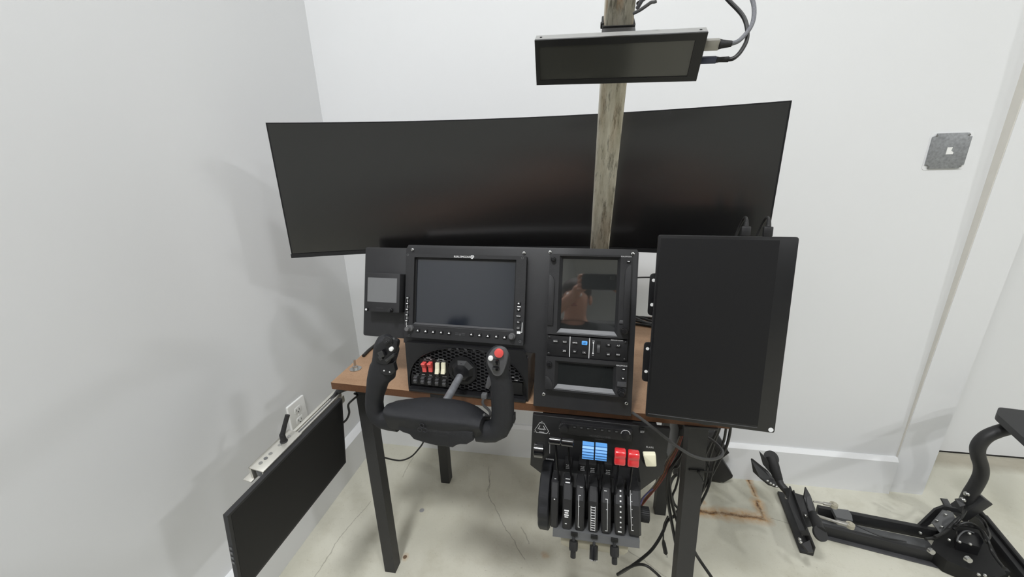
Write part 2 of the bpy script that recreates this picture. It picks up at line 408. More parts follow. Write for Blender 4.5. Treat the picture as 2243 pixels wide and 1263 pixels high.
struct(extr([(a_*1.85, h_) for a_, h_ in prof], (WX, -9.1, 0), (WX, WY, 0), (1, 0, 0)).build('baseboard_left', 'trim', smooth=0))
struct(extr(prof, (WX+.018, WY, 0), (1.262, WY, 0), (0, -1, 0)).build('baseboard_back', 'trim', smooth=0))
# casing beside the doorway: stands a little proud of the wall towards the top
d0, d1 = .0045, .055
cas = MB().hexa([(1.262, WY-d0, 0), (1.388, WY-d0, 0), (1.388, WY+.29, 0), (1.262, WY+.29, 0), (1.262, WY-d1, 2.75), (1.388, WY-d1, 2.75), (1.388, WY+.29, 2.75), (1.262, WY+.29, 2.75)])
struct(cas.build('trim_1', 'wall', smooth=0))
ck = MB().hexa([(1.2605, WY-d0, BBH), (1.263, WY-d0-.0006, BBH), (1.263, WY, BBH), (1.2605, WY, BBH), (1.2585, WY-d1, 2.75), (1.263, WY-d1-.0008, 2.75), (1.263, WY, 2.75), (1.2585, WY, 2.75)])
struct(ck.build('trim_2', 'caulk', smooth=0))
dr = MB().box((2.2, 1.80, 1.055), (1.61, .04, 2.09)).build('door_1', 'wall', smooth=0); struct(dr)
MB().box((2.2, 1.80, .004), (1.61, .035, .008)).build('door_gap_shade', 'deep', dr, smooth=0)  # black strip stands in for the dark gap under the door
slab('wall_back_upper', 1.388, WY+.26, 2.1, 9.3, WY+.4, HH, 'wall')
slab('wall_back_right', 3.0, WY+.26, 0, 9.3, WY+.4, 2.1, 'wall')
for i, (lx, ly, lz, pw) in enumerate(LAMPS):
    t_ = thing('ceiling_light', ['round ceiling lamp just right of the viewer, out of the picture', 'round ceiling lamp far over the doorway side, out of the picture',
               'round lamp added close to the left wall to brighten that side, out of the picture', 'round lamp added as fill light far behind the viewer on the right'][i], 'light', loc=(lx, ly, HH), group='round ceiling lamps')
    MB().tube([(0, 0, -.30), (0, 0, -.24), (0, 0, -.14), (0, 0, -.10)], [.21, .205, .10, .07], 28).build('housing', 'whitep', t_)
    MB().cyl((0, 0, -.302), (0, 0, -.292), .19, n=28).build('diffuser', 'emit', t_)
    MB().cyl((0, 0, -.10), (0, 0, 0), .012, n=10).build('stem', 'steel', t_)

# outlet on left wall
zc = (onX(625, 893, WX).z+onX(676, 920, WX).z)/2
ot = thing('outlet_plate', 'white duplex power outlet plate low on the left wall', 'outlet', loc=(WX, 1.068, .4525))
XL = Matrix(((0, -1, 0, 0), (1, 0, 0, 0), (0, 0, 1, 0), (0, 0, 0, 1)))   # local x along wall, -y out of the wall
MB(XL).rect(-.043, -.057, .043, .057, -.007, 0, .004, .003).build('cover', 'whitep', ot)
for dz in (-.021, .021):
    oc = MB(XL).prism(rnd_poly([V((-.017, dz-.013)), V((.017, dz-.013)), V((.017, dz+.013)), V((-.017, dz+.013))], .008), -.0082, -.006, .0006).build('socket', 'whitep', ot)
    MB(XL).rect(-.008, dz-.003, -.006, dz+.006, -.0086, -.008).rect(.005, dz-.003, .007, dz+.005, -.0086, -.008).cyl((0, -.0086, dz-.008), (0, -.008, dz-.008), .0025, n=10).build('slots', 'deep', oc)
MB(XL).cyl((0, -.0085, 0), (0, -.006, 0), .003, n=10).build('screw', 'whitep', ot)
# square box cover on back wall
bc = thing('box_cover', 'bare square galvanised junction box cover on the back wall', 'junction box cover', loc=(1.132, WY, CAMZ+.0155))
h_ = .0525; k_ = .011
pts = [(-h_+k_, -h_), (h_-k_, -h_), (h_-k_, -h_+k_*.6), (h_, -h_+k_), (h_, h_-k_), (h_-k_*.7, h_-k_), (h_-k_*.7, h_-k_*.3), (h_-k_, h_), (-h_+k_, h_), (-h_+k_, h_-k_*.5), (-h_, h_-k_), (-h_, -h_+k_), (-h_+k_*.7, -h_+k_)]
MB().rect(-.057, -.056, .057, .056, -.0012, 0, .01).build('plaster_gap', 'trim', bc)
MB().prism(pts, -.005, -.001, .0006).build('steel_plate', 'galv', bc)
MB().prism([(-.006, -.010), (.013, -.010), (.013, -.004), (.006, .001), (.008, .011), (-.006, .011)], -.0062, -.0049).build('knockout', 'whitep', bc)
for sx, sz in ((-1, -1), (1, 1), (1, -1), (-1, 1)): MB().cyl((sx*.043, -.0065, sz*.046), (sx*.043, -.004, sz*.046), .0028, n=8).build('screw', 'steel', bc)

# ================================================================== TABLE
wt = thing('work_table', 'brown fibreboard table on black square steel legs under the simulator', 'table', loc=(-.1, 1.1, 0))
RT = V((-.1, 1.1, 0))
def poly_slab(pts, z0, z1, root):
    n = len(pts); vs = [V((p[0], p[1], z))-root for z in (z0, z1) for p in pts]
    return MB().add(vs, [tuple(range(n-1, -1, -1)), tuple(range(n, 2*n))]+[(i, (i+1) % n, n+(i+1) % n, n+i) for i in range(n)])
TP = [(-.648, .826), (-.14, .799), (.338, .790), (.365, 1.405), (-.658, 1.43)]
top = poly_slab(TP, ZT-.02, ZT, RT).build('tabletop', 'wood', wt, smooth=0)
top.data.materials.append(M['woodedge'])
for p in top.data.polygons:
    if abs(p.normal.z) < .5: p.material_index = 1
def leg(t0, t1, wd, y0, dep, rot=0):
    (xa, xb), (xc, xd) = t0, t1; z1, z0 = ZT-.02, 0
    y0, y1 = y0, y0+dep
    b8 = [(xc, y0, z0), (xd, y0, z0), (xd, y1, z0), (xc, y1, z0), (xa, y0, z1), (xb, y0, z1), (xb, y1, z1), (xa, y1, z1)]
    MB().hexa(rel(b8, RT)).build('leg', 'leg', wt, smooth=0)
leg((-.6175, -.580), (-.6175, -.580), .038, .88, .038)
leg((.258, .299), (.282, .323), .04, .800, .040)
leg((-.5606, -.5226), (-.5606, -.5226), .038, 1.281, .038)
leg((.318, .358), (.318, .358), .038, 1.246, .038)
for lx_, ly_ in ((-.599, .90), (.279, .822), (-.54, 1.30), (.338, 1.266)):
    MB().box(V((lx_, ly_, ZT-.0225))-RT, (.07, .07, .005), .001).build('leg_plate', 'leg', wt)
bp_ = onZ(779, 808, ZT)
bo = MB().cyl((0, 0, 0), (0, 0, .0022), .0165, n=24, X=Matrix.Translation(bp_-RT)).build('washer', 'steel', wt)
MB().cyl((0, 0, .002), (0, 0, .010), .0075, n=6, X=Matrix.Translation(bp_-RT)).cyl((0, 0, .01), (0, 0, .030), .0034, n=10, X=Matrix.Translation(bp_-RT)).build('bolt', 'steel', bo)

# ================================================================== ULTRAWIDE MONITOR (curved)
mA, mB = V((-.768, .9177, 0)), V((.4355, .984, 0))
mc = (mA+mB)/2; exm = (mB-mA).normalized()
FM = Frame((mc.x, mc.y, 1.249), ex=exm, n=(exm.y, -exm.x, 0))
um = thing('ultrawide_monitor', 'very wide curved black monitor behind the instrument panel', 'monitor', FM)
RM, HWm = 1.8, (mB-mA).length/2
def arc_strip(x0, x1, z0, z1, yf, yb, n=28, zmid=None):
    vs = []; fs = []
    for i in range(n+1):
        x = x0+(x1-x0)*i/n; s_ = math.sqrt(RM*RM-x*x)-math.sqrt(RM*RM-HWm*HWm)
        for (y, z) in ((yf, z0), (yf, z1), (yb, z1), (yb, z0)): vs.append((x, s_+y, z))
    for i in range(n):
        for j in range(4):
            k = (j+1) % 4; fs.append((i*4+j, i*4+k, (i+1)*4+k, (i+1)*4+j))
    fs += [(0, 1, 2, 3), (n*4+3, n*4+2, n*4+1, n*4)]
    return MB().add(vs, fs)
zt, zb = .1675, -.173
arc_strip(-HWm, HWm, zb, zt, .001, .026).build('housing', 'satin', um)
arc_strip(-HWm+.004, HWm-.004, zb+.012, zt-.003, -.0005, .002).build('screen', 'scr_wide', um)
arc_strip(-HWm, HWm, zb, zb+.0105, -.0025, .002).build('chin', 'plastic', um)
um_neck = MB().box((-.02, .16, -.22), (.10, .03, .30), .006).box((-.02, .13, -.05), (.2, .04, .14), .01)
um_neck.build('stand_neck', 'plastic', um)
bz = ZT-1.249
MB().box((-.02, .16, bz+.006), (.30, .17, .012), .004).build('stand_base', 'plastic', um)

# ================================================================== STEEL POST
pA, pB = V((.0523, .7166, CAMZ+.2404)), V((.0523, .9957, CAMZ-.1915))
dp = (pA-pB).normalized()
pbase = pB - dp*((pB.z-ZT)/dp.z)
FPst = Frame(pbase, ex=(1, 0, 0), n=V((1, 0, 0)).cross(dp)*1.0)
if FPst.ez.dot(dp) < 0: FPst = Frame(pbase, ex=(1, 0, 0), n=-V((1, 0, 0)).cross(dp))
ps = thing('steel_post', 'weathered square steel post leaning forward behind the instrument panel', 'post', FPst)
PW = .022; L_ = (1.72-ZT)/dp.z
out = rnd_poly([V((-PW, -PW)), V((PW, -PW)), V((PW, PW)), V((-PW, PW))], .004, 3); inn = [(p[0]*.88, p[1]*.88) for p in out]
ROTZ = Matrix(((1, 0, 0, 0), (0, 0, 1, 0), (0, 1, 0, 0), (0, 0, 0, 1)))
MB().ring(out, inn, .012, L_, ROTZ).build('tube', 'post', ps)
ang = math.atan2(-dp.y, dp.z)
XB = Matrix.Rotation(0, 4, 'X')
inv3 = FPst.M.to_3x3().inverted().to_4x4()
MB().box((0, 0, .004), (.12, .10, .008), .001, X=inv3).build('base_plate', 'leg', ps)
for sx in (-1, 1):
    for sy in (-1, 1): MB().cyl((sx*.045, sy*.036, .008), (sx*.045, sy*.036, .014), .006, n=6, X=inv3).build('bolt', 'steel', ps)
# strap round the post
def post_at(v): # distance along the post where its axis projects to image row v
    lo, hi = 0, 2
    for _ in range(50):
        mid = (lo+hi)/2; q = RC @ (pbase+dp*mid-EYE)
        if F_PX*q.y/q.z+CY > v: lo = mid
        else: hi = mid
    return lo
sv = post_at(49)
zt_ = thing('cable_strap', 'black strap wrapped round the steel post above the overhead screen', 'strap', Frame(pbase+dp*sv, ex=FPst.ex, n=-FPst.ey))
o2 = rnd_poly([V((-PW-.003, -PW-.003)), V((PW+.003, -PW-.003)), V((PW+.003, PW+.003)), V((-PW-.003, PW+.003))], .004, 3)
i2 = rnd_poly([V((-PW-.0003, -PW-.0003)), V((PW+.0003, -PW-.0003)), V((PW+.0003, PW+.0003)), V((-PW-.0003, PW+.0003))], .004, 3)
MB(Matrix.Rotation(R(2), 4, 'Y')).ring(o2, i2, -.0027, .0027, ROTZ).build('band', 'rubber', zt_)
MB().box((-PW-.003, -.012, .0015), (.005, .008, .008), .001).build('buckle', 'rubber', zt_)

# ================================================================== OVERHEAD DISPLAY
sO = .783
oo = V((-.0912, .8189, .2238))*sO; ob = V((.2087, .8517, .1454))*sO
FO = Frame(EYE+(oo+ob)/2, ex=(.9988, -.0316, -.0373), n=(-.0466, -.8454, -.5321))
od = thing('overhead_display', 'small wide black display mounted on the steel post above the monitor', 'display', FO)
q = [FO.at(1171, 88), FO.at(1551, 70), FO.at(1526, 177), FO.at(1176, 186)]
ow = (abs(q[1][0])+abs(q[2][0])+abs(q[0][0])+abs(q[3][0]))/4; oh = sum(abs(p[1]) for p in q)/4
MB().rect(-ow, -oh, ow, oh, .002, .019, 0, .0).build('housing', 'greymetal', od)
bi = .009
MB().ring([(-ow, -oh), (ow, -oh), (ow, oh), (-ow, oh)], [(-ow+.006, -oh+.007), (ow-.014, -oh+.007), (ow-.014, oh-.009), (-ow+.006, oh-.009)], -.001, .003).build('bezel', 'satin', od)
MB().rect(-ow+.005, -oh+.006, ow-.013, oh-.008, .0008, .0028).build('screen', 'scr_bar', od)
for sx in (-ow+.008, ow-.008): MB().cyl((sx, .010, oh), (sx, .010, oh+.0006), .0018, n=8).build('screw', 'deep', od)
# bracket to the post
lp = FO.loc(pbase+dp*post_at(125))
MB().box((lp.x, .019+(lp.y-.03-.019)/2, 0), (.05, max(.004, lp.y-.03-.019), .04), .002).build('bracket', 'leg', od)

# ================================================================== INSTRUMENT PANEL
FP = Frame(onZ(1168, 888, ZT+.001), yaw=R(3.2), tilt=R(16))
ip = thing('instrument_panel', 'large black sheet metal instrument panel standing on the table', 'instrument panel', FP)
PX0, PX1, PZ1 = -.340, .2225, .3735
pts = [(.0, .0), (PX1, .0), (PX1, PZ1-.008), (PX1-.004, PZ1), (PX0+.006, PZ1), (PX0, PZ1-.010), (PX0, .125), (.0, .125)]
MB().prism(pts, 0, .003, .0006).build('face_plate', 'plate', ip)
MB().box(((PX0+PX1)/2+.003, .014, PZ1-.0015), (PX1-PX0-.02, .026, .003), .0006).build('top_flange', 'plate', ip)
MB().box((PX1-.0015, .016, PZ1/2), (.003, .026, PZ1-.03), .0006).build('side_flange', 'plate', ip)
MB().box((.11, .04, .03), (.14, .07, .003)).box((.11, .006, .02), (.14, .006, .024)).build('support_bracket', 'plate', ip)
def screw(parent, x, z, y, r, mt='steel', name='screw'):
    s_ = MB().tube([(x, y, z), (x, y-r*.5, z), (x, y-r*.75, z)], [r, r*.92, r*.55], 12).build(name, mt, parent)
    MB().cyl((x, y-r*.78, z), (x, y-r*.74, z), r*.42, n=6).build('hex_recess', 'deep', s_)
for u, v in ((904, 547), (1148, 554), (1205, 552), (1386, 556), (1191, 862.5), (1372, 882.5)): x, z = FP.at(u, v); screw(ip, x, z, 0, .0042)

# side panel with small standby display
a = FP.at(801, 541, -.004); b2 = FP.at(796, 734, -.004); c2 = FP.at(886, 741, -.004)
MB().prism(rnd_poly([V((a[0], b2[1])), V((PX0+.02, b2[1])), V((PX0+.02, a[1])), V((a[0], a[1]))], .006), .0035, .0065, .0005).build('side_plate', 'plate', ip)
OFF = .028
sd = thing('standby_display', 'small black box with a screen greyed to suggest reflection on the left end plate of the instrument panel', 'display', FP)
a = FP.at(802, 596, OFF); b2 = FP.at(876.5, 600, OFF); c2 = FP.at(874, 686, OFF); d2 = FP.at(797.5, 680, OFF)
x0, x1, z1, z0 = (a[0]+d2[0])/2, (b2[0]+c2[0])/2, (a[1]+b2[1])/2, (c2[1]+d2[1])/2
MB().rect(x0, z0, x1, z1, -OFF, .0033, .003, .001).build('case', 'black', sd)
a = FP.at(807, 607, OFF); b2 = FP.at(870, 609.5, OFF); c2 = FP.at(868.5, 663, OFF); d2 = FP.at(804, 660, OFF)
MB().rect((a[0]+d2[0])/2, (c2[1]+d2[1])/2, (b2[0]+c2[0])/2, (a[1]+b2[1])/2, -OFF-.0006, -OFF+.002).build('screen', 'scr_grey', sd)
x, z = FP.at(804, 677, OFF)
bt = MB().cyl((x, -OFF, z), (x, -OFF-.004, z), .0042, n=16, bev=.0008).build('button', 'satin', sd)
MB().ring([(x+.0026*math.cos(i*PI/6), z+.0026*math.sin(i*PI/6)) for i in range(12)], [(x+.001*math.cos(i*PI/6), z+.001*math.sin(i*PI/6)) for i in range(12)], -OFF-.0045, -OFF-.0038).build('power_mark', 'white', bt)
x, z = FP.at(857, 679, OFF)
MB().cyl((x, -OFF, z), (x, -OFF-.007, z), .006, n=18, bev=.001).cyl((x+.001, -OFF-.006, z-.001), (x+.001, -OFF-.013, z-.001), .004, n=16, bev=.001).build('knob', 'plastic', sd)
x, z = FP.at(832, 674, OFF); MB().text('REALSIMGEAR', .003, x, z, -OFF-.0003).build('lettering', 'bevel', sd, smooth=0)

def rrect(x0, z0, x1, z1, r=.002, n=2): return rnd_poly([V((x0, z0)), V((x1, z0)), V((x1, z1)), V((x0, z1))], r, n)
def button(parent, x, z, y, w_, h_, d_, mt='satin', name='button', mark=None, mmt='white'):
    b_ = MB().prism(rrect(x-w_/2, z-h_/2, x+w_/2, z+h_/2, min(w_, h_)*.2), y-d_, y+.0005, d_*.25).build(name, mt, parent)
    if mark == 'tri': MB().prism([(x-w_*.28, z-h_*.25), (x+w_*.28, z-h_*.25), (x, z+h_*.28)], y-d_-.0003, y-d_+.0002).build('symbol', mmt, b_)
    elif mark == 'tri_down': MB().prism([(x-w_*.3, z+h_*.25), (x, z-h_*.3), (x+w_*.3, z+h_*.25)], y-d_-.0003, y-d_+.0002).build('symbol', mmt, b_)
    elif mark == 'bar': MB().rect(x-w_*.3, z-h_*.14, x+w_*.3, z+h_*.14, y-d_-.0003, y-d_+.0002).build('symbol', mmt, b_)
    elif mark: MB().text(mark, h_*.62, x, z, y-d_-.0003, sx=.9).build('lettering', mmt, b_, smooth=0)
    return b_
def dual_knob(parent, x, z, y, r, l1=.010, l2=.008, mt='knob', lean=(0, 0)):
    k_ = MB().tube([(x, y, z), (x, y-l1*.9, z), (x, y-l1, z)], [r, r*.95, r*.85], 20).build('knob', mt, parent)
    x2, z2 = x+lean[0], z+lean[1]
    c_ = MB().tube([(x2, y-l1, z2), (x2, y-l1-l2*.85, z2), (x2, y-l1-l2, z2)], [r*.74, r*.70, r*.58], 18)
    for i in range(14):
        a_ = i*2*PI/14; c_.box((x2+math.cos(a_)*r*.72, y-l1-l2*.45, z2+math.sin(a_)*r*.72), (.0007, l2*.8, .0007))
    c_.build('inner_knob', mt, k_)
    return k_
# primary flight display -----------------------------------------------------
OFF = .013
pf = thing('flight_display', 'wide black flight display with large screen and two corner knobs', 'display', FP)
x0, x1 = FP.at(887.5, 650, OFF)[0], FP.at(1150, 655, OFF)[0]
z1, z0 = FP.at(1016, 557.5, OFF)[1], FP.at(1016, 747, OFF)[1]
s0, s1 = FP.at(905.5, 640, OFF)[0], FP.at(1128.5, 640, OFF)[0]
t1, t0 = FP.at(1016, 565.5, OFF)[1], FP.at(1016, 717, OFF)[1]
MB().ring(rrect(x0, z0, x1, z1, .003), rrect(s0, t0, s1, t1, .002), -OFF, 0).build('bezel', 'black', pf)
MB().rect(s0+.001, t0+.001, s1-.001, t1-.001, -.004, -.001).build('screen', 'scr_pfd', pf)
MB().ring(rrect(s0+.0002, t0+.0002, s1-.0002, t1-.0002, .002), rrect(s0+.0045, t0+.0035, s1-.0035, t1-.0055, .0015), -.006, -.003).build('screen_surround', 'deep', pf)
# sloping sill under the screen
MB().add([(s0-.001, -OFF-.0006, t0-.0028), (s1+.001, -OFF-.0006, t0-.0028), (s1-.003, -.006, t0+.0042), (s0+.003, -.006, t0+.0042), (s0-.001, -.005, t0-.0028), (s1+.001, -.005, t0-.0028)],
         [(0, 1, 2, 3), (0, 4, 5, 1), (4, 3, 2, 5), (0, 3, 4), (1, 5, 2)]).build('sill', 'bevel', pf)
for u, v in ((893, 557.5), (1144.5, 563.5), (896, 738), (1139, 748)):
    x, z = FP.at(u, v, OFF); x = min(max(x, x0+.004), x1-.004); z = min(max(z, z0+.004), z1-.004)
    h_ = MB().ring([(x+.0028*math.cos(i*PI/6), z+.0028*math.sin(i*PI/6)) for i in range(12)], [(x+.0019*math.cos(i*PI/6), z+.0019*math.sin(i*PI/6)) for i in range(12)], -OFF-.0006, -OFF+.001).build('screw', 'grey', pf)
    MB().cyl((x, -OFF-.0003, z), (x, -OFF+.0005, z), .0019, n=10).build('hex_recess', 'deep', h_)
bx = [916, 933, 949.5, 967, 984.3, 1033, 1050.7, 1069, 1087.4, 1105.6]; by = [723, 724.5, 726, 727, 728.5, 731.5, 733, 735, 736, 738]
for u, v in zip(bx, by): x, z = FP.at(u, v, OFF); button(pf, x, z, -OFF, .0098, .0078, .003, mark='tri')
for v in (652, 664.4, 676.8, 689, 701.9):
    x, z = FP.at(893-(v-652)*.045, v, OFF); button(pf, x+.0006, z, -OFF, .0082, .0062, .0028, mark='bar')
for v, mk in ((663.8, 'tri'), (678, 'tri_down'), (691.6, 'MENU'), (705, 'FPL'), (717.6, 'CLR')):
    x, z = FP.at(1136.6-(v-663)*.02, v, OFF); button(pf, x, z, -OFF, .0092, .0066, .0028, mark=mk)
lt = MB()
lx = [FP.at(893-(v-652)*.045, v, OFF) for v in (652, 664.4, 676.8, 689, 701.9)]
for p_, q_ in zip(lx, lx[1:]): lt.rect(p_[0]-.0004, q_[1]+.0038, p_[0]+.0006, p_[1]-.0038, -OFF-.0003, -OFF+.0003)
p_ = FP.at(890.5, 704, OFF); q_ = FP.at(890, 712, OFF); lt.rect(q_[0]-.0005, q_[1], q_[0]+.0005, p_[1], -OFF-.0003, -OFF+.0003)
lt.prism([(q_[0], q_[1]-.003), (q_[0]+.0012, q_[1]-.0035), (q_[0]+.003, q_[1]), (q_[0]+.0015, q_[1])], -OFF-.0003, -OFF+.0003)
p_ = FP.at(1144, 706, OFF); q_ = FP.at(1143, 728, OFF); lt.rect(q_[0]-.0006, q_[1], q_[0]+.0006, p_[1], -OFF-.0003, -OFF+.0003); lt.rect(q_[0]-.003, q_[1], q_[0], q_[1]+.001, -OFF-.0003, -OFF+.0003)
x, z = FP.at(1136, 728, OFF); lt.rect(x-.0042, z-.0028, x+.0042, z+.0028, -OFF-.0003, -OFF+.0003)
x, z = FP.at(1136.9, 671.2, OFF); lt.rect(x-.004, z-.0012, x+.004, z+.0012, -OFF-.0003, -OFF+.0003)
x, z = FP.at(1012, 562, OFF); lt.text('REALSIMGEAR', .0066, x, z, -OFF-.0003, sx=1.0)
x, z = FP.at(1034.5, 562.5, OFF)
lt.ring([(x+.0046*math.cos(i*PI/9), z+.0046*math.sin(i*PI/9)) for i in range(15)]+[(x, z-.0046)]*0, [(x+.0032*math.cos(i*PI/9), z+.0032*math.sin(i*PI/9)) for i in range(15)], -OFF-.0003, -OFF+.0003)
lt.rect(x-.0006, z-.0046, x+.0006, z+.001, -OFF-.0003, -OFF+.0003).rect(x-.0022, z-.0002, x+.0022, z+.0012, -OFF-.0003, -OFF+.0003)
lt.build('lettering', 'white', pf, smooth=0)['kind'] = 'stuff'
x, z = FP.at(1008, 731, OFF)
MB().rect(x-.013, z+.0008, x-.0035, z+.0022, -OFF-.0008, -OFF+.0003).rect(x-.013, z-.0028, x-.0035, z-.0014, -OFF-.0008, -OFF+.0003).rect(x+.0035, z+.0008, x+.012, z+.0022, -OFF-.0008, -OFF+.0003).rect(x+.0035, z-.0028, x+.012, z-.0014, -OFF-.0008, -OFF+.0003).prism([(x-.003, z-.001), (x, z-.0055), (x+.003, z-.001), (x+.0012, z+.001), (x-.0012, z+.001)], -OFF-.0008, -OFF+.0003).build('card_slot', 'bevel', pf)
x, z = FP.at(900, 718, OFF); dual_knob(pf, x, z, -OFF, .0082, .008, .010, lean=(-.003, -.001))
x, z = FP.at(1122, 736, OFF); dual_knob(pf, x, z, -OFF, .0080, .007, .008)

# touch-screen navigator (upper) and the smaller one below -----------------------
def scallop(x, zc_, r, side, n=8):
    """quarter-round relief bitten from the bezel side"""
    return [(x+side*r*math.cos(i*PI/2/n), zc_+r*math.sin(i*PI/2/n)) for i in range(n+1)]
def navigator(root, px, OFF, big):
    L, T, Rr, Bm, sl, st_, sr, sb = px
    x0, x1, z0, z1 = L, Rr, Bm, T
    MB().ring([(x0, z0), (x1, z0), (x1, z1), (x0, z1)], [(sl-.007, sb-.008), (sr+.006, sb-.008), (sr+.006, st_+.006), (sl-.007, st_+.006)], -OFF, 0).build('bezel', 'black', root)
    MB().rect(sl-.001, sb-.001, sr+.001, st_+.001, -.005, -.001).build('screen', 'scr_nav', root)
    # chamfered surround
    o_ = [(sl-.007, sb-.008), (sr+.006, sb-.008), (sr+.006, st_+.006), (sl-.007, st_+.006)]; i_ = [(sl, sb), (sr, sb), (sr, st_), (sl, st_)]
    mb = MB().add([(p[0], -OFF, p[1]) for p in o_]+[(p[0], -.0055, p[1]) for p in i_]+[(p[0], -.0045, p[1]) for p in o_], [(0, 1, 5, 4), (1, 2, 6, 5), (2, 3, 7, 6), (3, 0, 4, 7), (8, 9, 1, 0), (9, 10, 2, 1), (10, 11, 3, 2), (11, 8, 0, 3), (4, 5, 9, 8), (5, 6, 10, 9), (6, 7, 11, 10), (7, 4, 8, 11)])
    mb.build('screen_chamfer', 'black', root, smooth=0)
    MB().add([(sl-.0075, -OFF-.0008, sb-.0088), (sr+.0065, -OFF-.0008, sb-.0088), (sr-.0005, -.0062, sb+.0004), (sl+.0005, -.0062, sb+.0004), (sl-.0075, -.006, sb-.0088), (sr+.0065, -.006, sb-.0088)],
             [(0, 1, 2, 3), (0, 4, 5, 1), (4, 3, 2, 5), (0, 3, 4), (1, 5, 2)]).build('sill', 'hand_bevel', root)
M['relief'] = mat('raised_relief', rgb(48, 48, 51), .5, var=.1)
M['wornhead'] = mat('worn_grip_head', rgb(84, 84, 86), .4, var=.2, vscale=120)
M['hand_bevel'] = mat('pale_sill', rgb(128, 129, 131), .35, var=.12, vscale=60)  # paler grey than the bezel around it
OFF = .016
gn = thing('touch_navigator', 'upright navigator unit with tall glossy screen, right of the flight display', 'display', FP)
def pxrect(L, T, Rr, B, off, mu, mv):
    return FP.at(L, mv, off)[0], FP.at(mu, T, off)[1], FP.at(Rr, mv, off)[0], FP.at(mu, B, off)[1]
a = pxrect(1201, 557.5, 1381, 737, OFF, 1290, 645); b2 = pxrect(1229.5, 567, 1350, 724, OFF, 1288, 645)
navigator(gn, a+b2, OFF, True)
GNx0, GNz1, GNx1, GNz0 = a
for side, (u, v) in ((1, (1200, 601)), (-1, (1381, 580))):
    x, z = FP.at(u, v, OFF); rr = .018
    xs = GNx0+.0005 if side > 0 else GNx1-.0005
    pts = [(xs, GNz0+.02)]+[(xs+side*rr*.72*math.sin(i*PI/16), z-rr*1.2+rr*1.2*math.cos(i*PI/16)) for i in range(9)][::1]+[(xs+side*rr*.72, GNz0+.02)]
    MB().prism([(p[0], p[1]) for p in pts], -OFF-.0035, -OFF+.001, .001).build('side_grip', 'bevel' if 0 else 'black', gn)
x, z = FP.at(1212.5, 567.5, OFF); kb = MB().tube([(x, -OFF, z), (x, -OFF-.008, z), (x, -OFF-.010, z)], [.0058, .0054, .0035], 18).build('knob', 'satin', gn)
x, z = FP.at(1367, 723.5, OFF); dual_knob(gn, x, z, -OFF, .0088, .008, .008, mt='satin')
x, z = FP.at(1377, 572.5, OFF); button(gn, x, z, -OFF, .008, .0055, .0025, mark='bar')
x, z = FP.at(1369, 691.5, OFF); button(gn, x, z, -OFF, .0075, .0055, .0025, mark='tri_down')
x, z = FP.at(1367, 706, OFF); MB().prism([(x-.0105, z-.003), (x+.0105, z-.003), (x+.0098, z+.005), (x-.0098, z+.005)], -OFF-.003, -OFF+.001, .0012).build('knob_plinth', 'bevel', gn)
x, z = FP.at(1372, 561.5, OFF); MB().text('REALSIMGEAR', .0038, x, z, -OFF-.0003, sx=.95).build('lettering', 'white', gn, smooth=0)

ap = thing('autopilot_controller', 'narrow black autopilot keypad with one blue key between the two navigator screens', 'control panel', FP)
OFF = .012
AX0, _, AX1, _ = pxrect(1197.5, 735, 1375, 780, OFF, 1286, 762); AZ1 = FP.at(1286, 739, OFF)[1]; AZ0 = FP.at(1286, 785, OFF)[1]
AZ1 = min(AZ1, GNz0-.0008)
MB().rect(AX0, AZ0, AX1, AZ1, -OFF, 0, .0015, .0008).build('face', 'plastic', ap)
def c4(x, y): return 1150+x/6.013, 700+y/6.013
for (cx_, cy_, mk) in ((402, 278, 'HDG'), (525, 288, 'NAV'), (660, 298, 'BANK'), (520, 407, 'APR'), (655, 415, 'FD'), (780, 428, 'LVL'), (1100, 327, 'VS'), (1230, 337, 'ALT'), (1097, 452, 'IAS'), (1225, 457, 'VNV')):
    x, z = FP.at(*c4(cx_, cy_), OFF); button(ap, x, z, -OFF, .0108, .0074, .003, mark=mk)
x, z = FP.at(*c4(785, 305), OFF); button(ap, x, z, -OFF, .0128, .0088, .0032, mt='bluekey', mark='AP', mmt='usbblue', name='blue_button')['label'] = 'blue key'
lt = MB()
for u0, va, vb in ((595, 218, 488), (852, 235, 508)):
    x, za = FP.at(*c4(u0, va), OFF); _, zb_ = FP.at(*c4(u0, vb), OFF); lt.rect(x-.0007, zb_, x+.0007, za, -OFF-.0003, -OFF+.0003)
x, za = FP.at(*c4(901, 303), OFF); _, zb_ = FP.at(*c4(901, 442), OFF); lt.rect(x-.0005, zb_, x+.0005, za, -OFF-.0003, -OFF+.0003)
for zz in (za, zb_): lt.cyl((x, -OFF-.0004, zz), (x, -OFF+.0003, zz), .0018, n=10)
lt.text('DN', .0032, x, za+.0042, -OFF-.0003).text('UP', .0032, x, zb_-.0042, -OFF-.0003)
x, z = FP.at(*c4(1212, 268), OFF); lt.text('REALSIMGEAR', .0042, x, z, -OFF-.0003)
lt.build('lettering', 'white', ap, smooth=0)
x, z = FP.at(*c4(967, 382), OFF)
MB().rect(x-.0045, z-.0175, x+.0045, z+.0175, -OFF-.0004, -OFF+.0004, .001).build('wheel_slot', 'deep', ap)
wl = MB().cyl((x-.0032, -OFF+.008, z), (x+.0032, -OFF+.008, z), .0125, n=28)
for i in range(28):
    a_ = i*2*PI/28; wl.box((x, -OFF+.008+math.cos(a_)*.0127, z+math.sin(a_)*.0127), (.0064, .0008, .0008))
wl.build('scroll_wheel', 'bevel', ap)
for u, v in ((322, 215), (312, 445), (1310, 535), (1330, 265)):
    x, z = FP.at(*c4(u, v), OFF); x = min(max(x, AX0+.005), AX1-.005); z = min(max(z, AZ0+.005), AZ1-.005); screw(ap, x, z, -OFF, .0032, 'plastic')

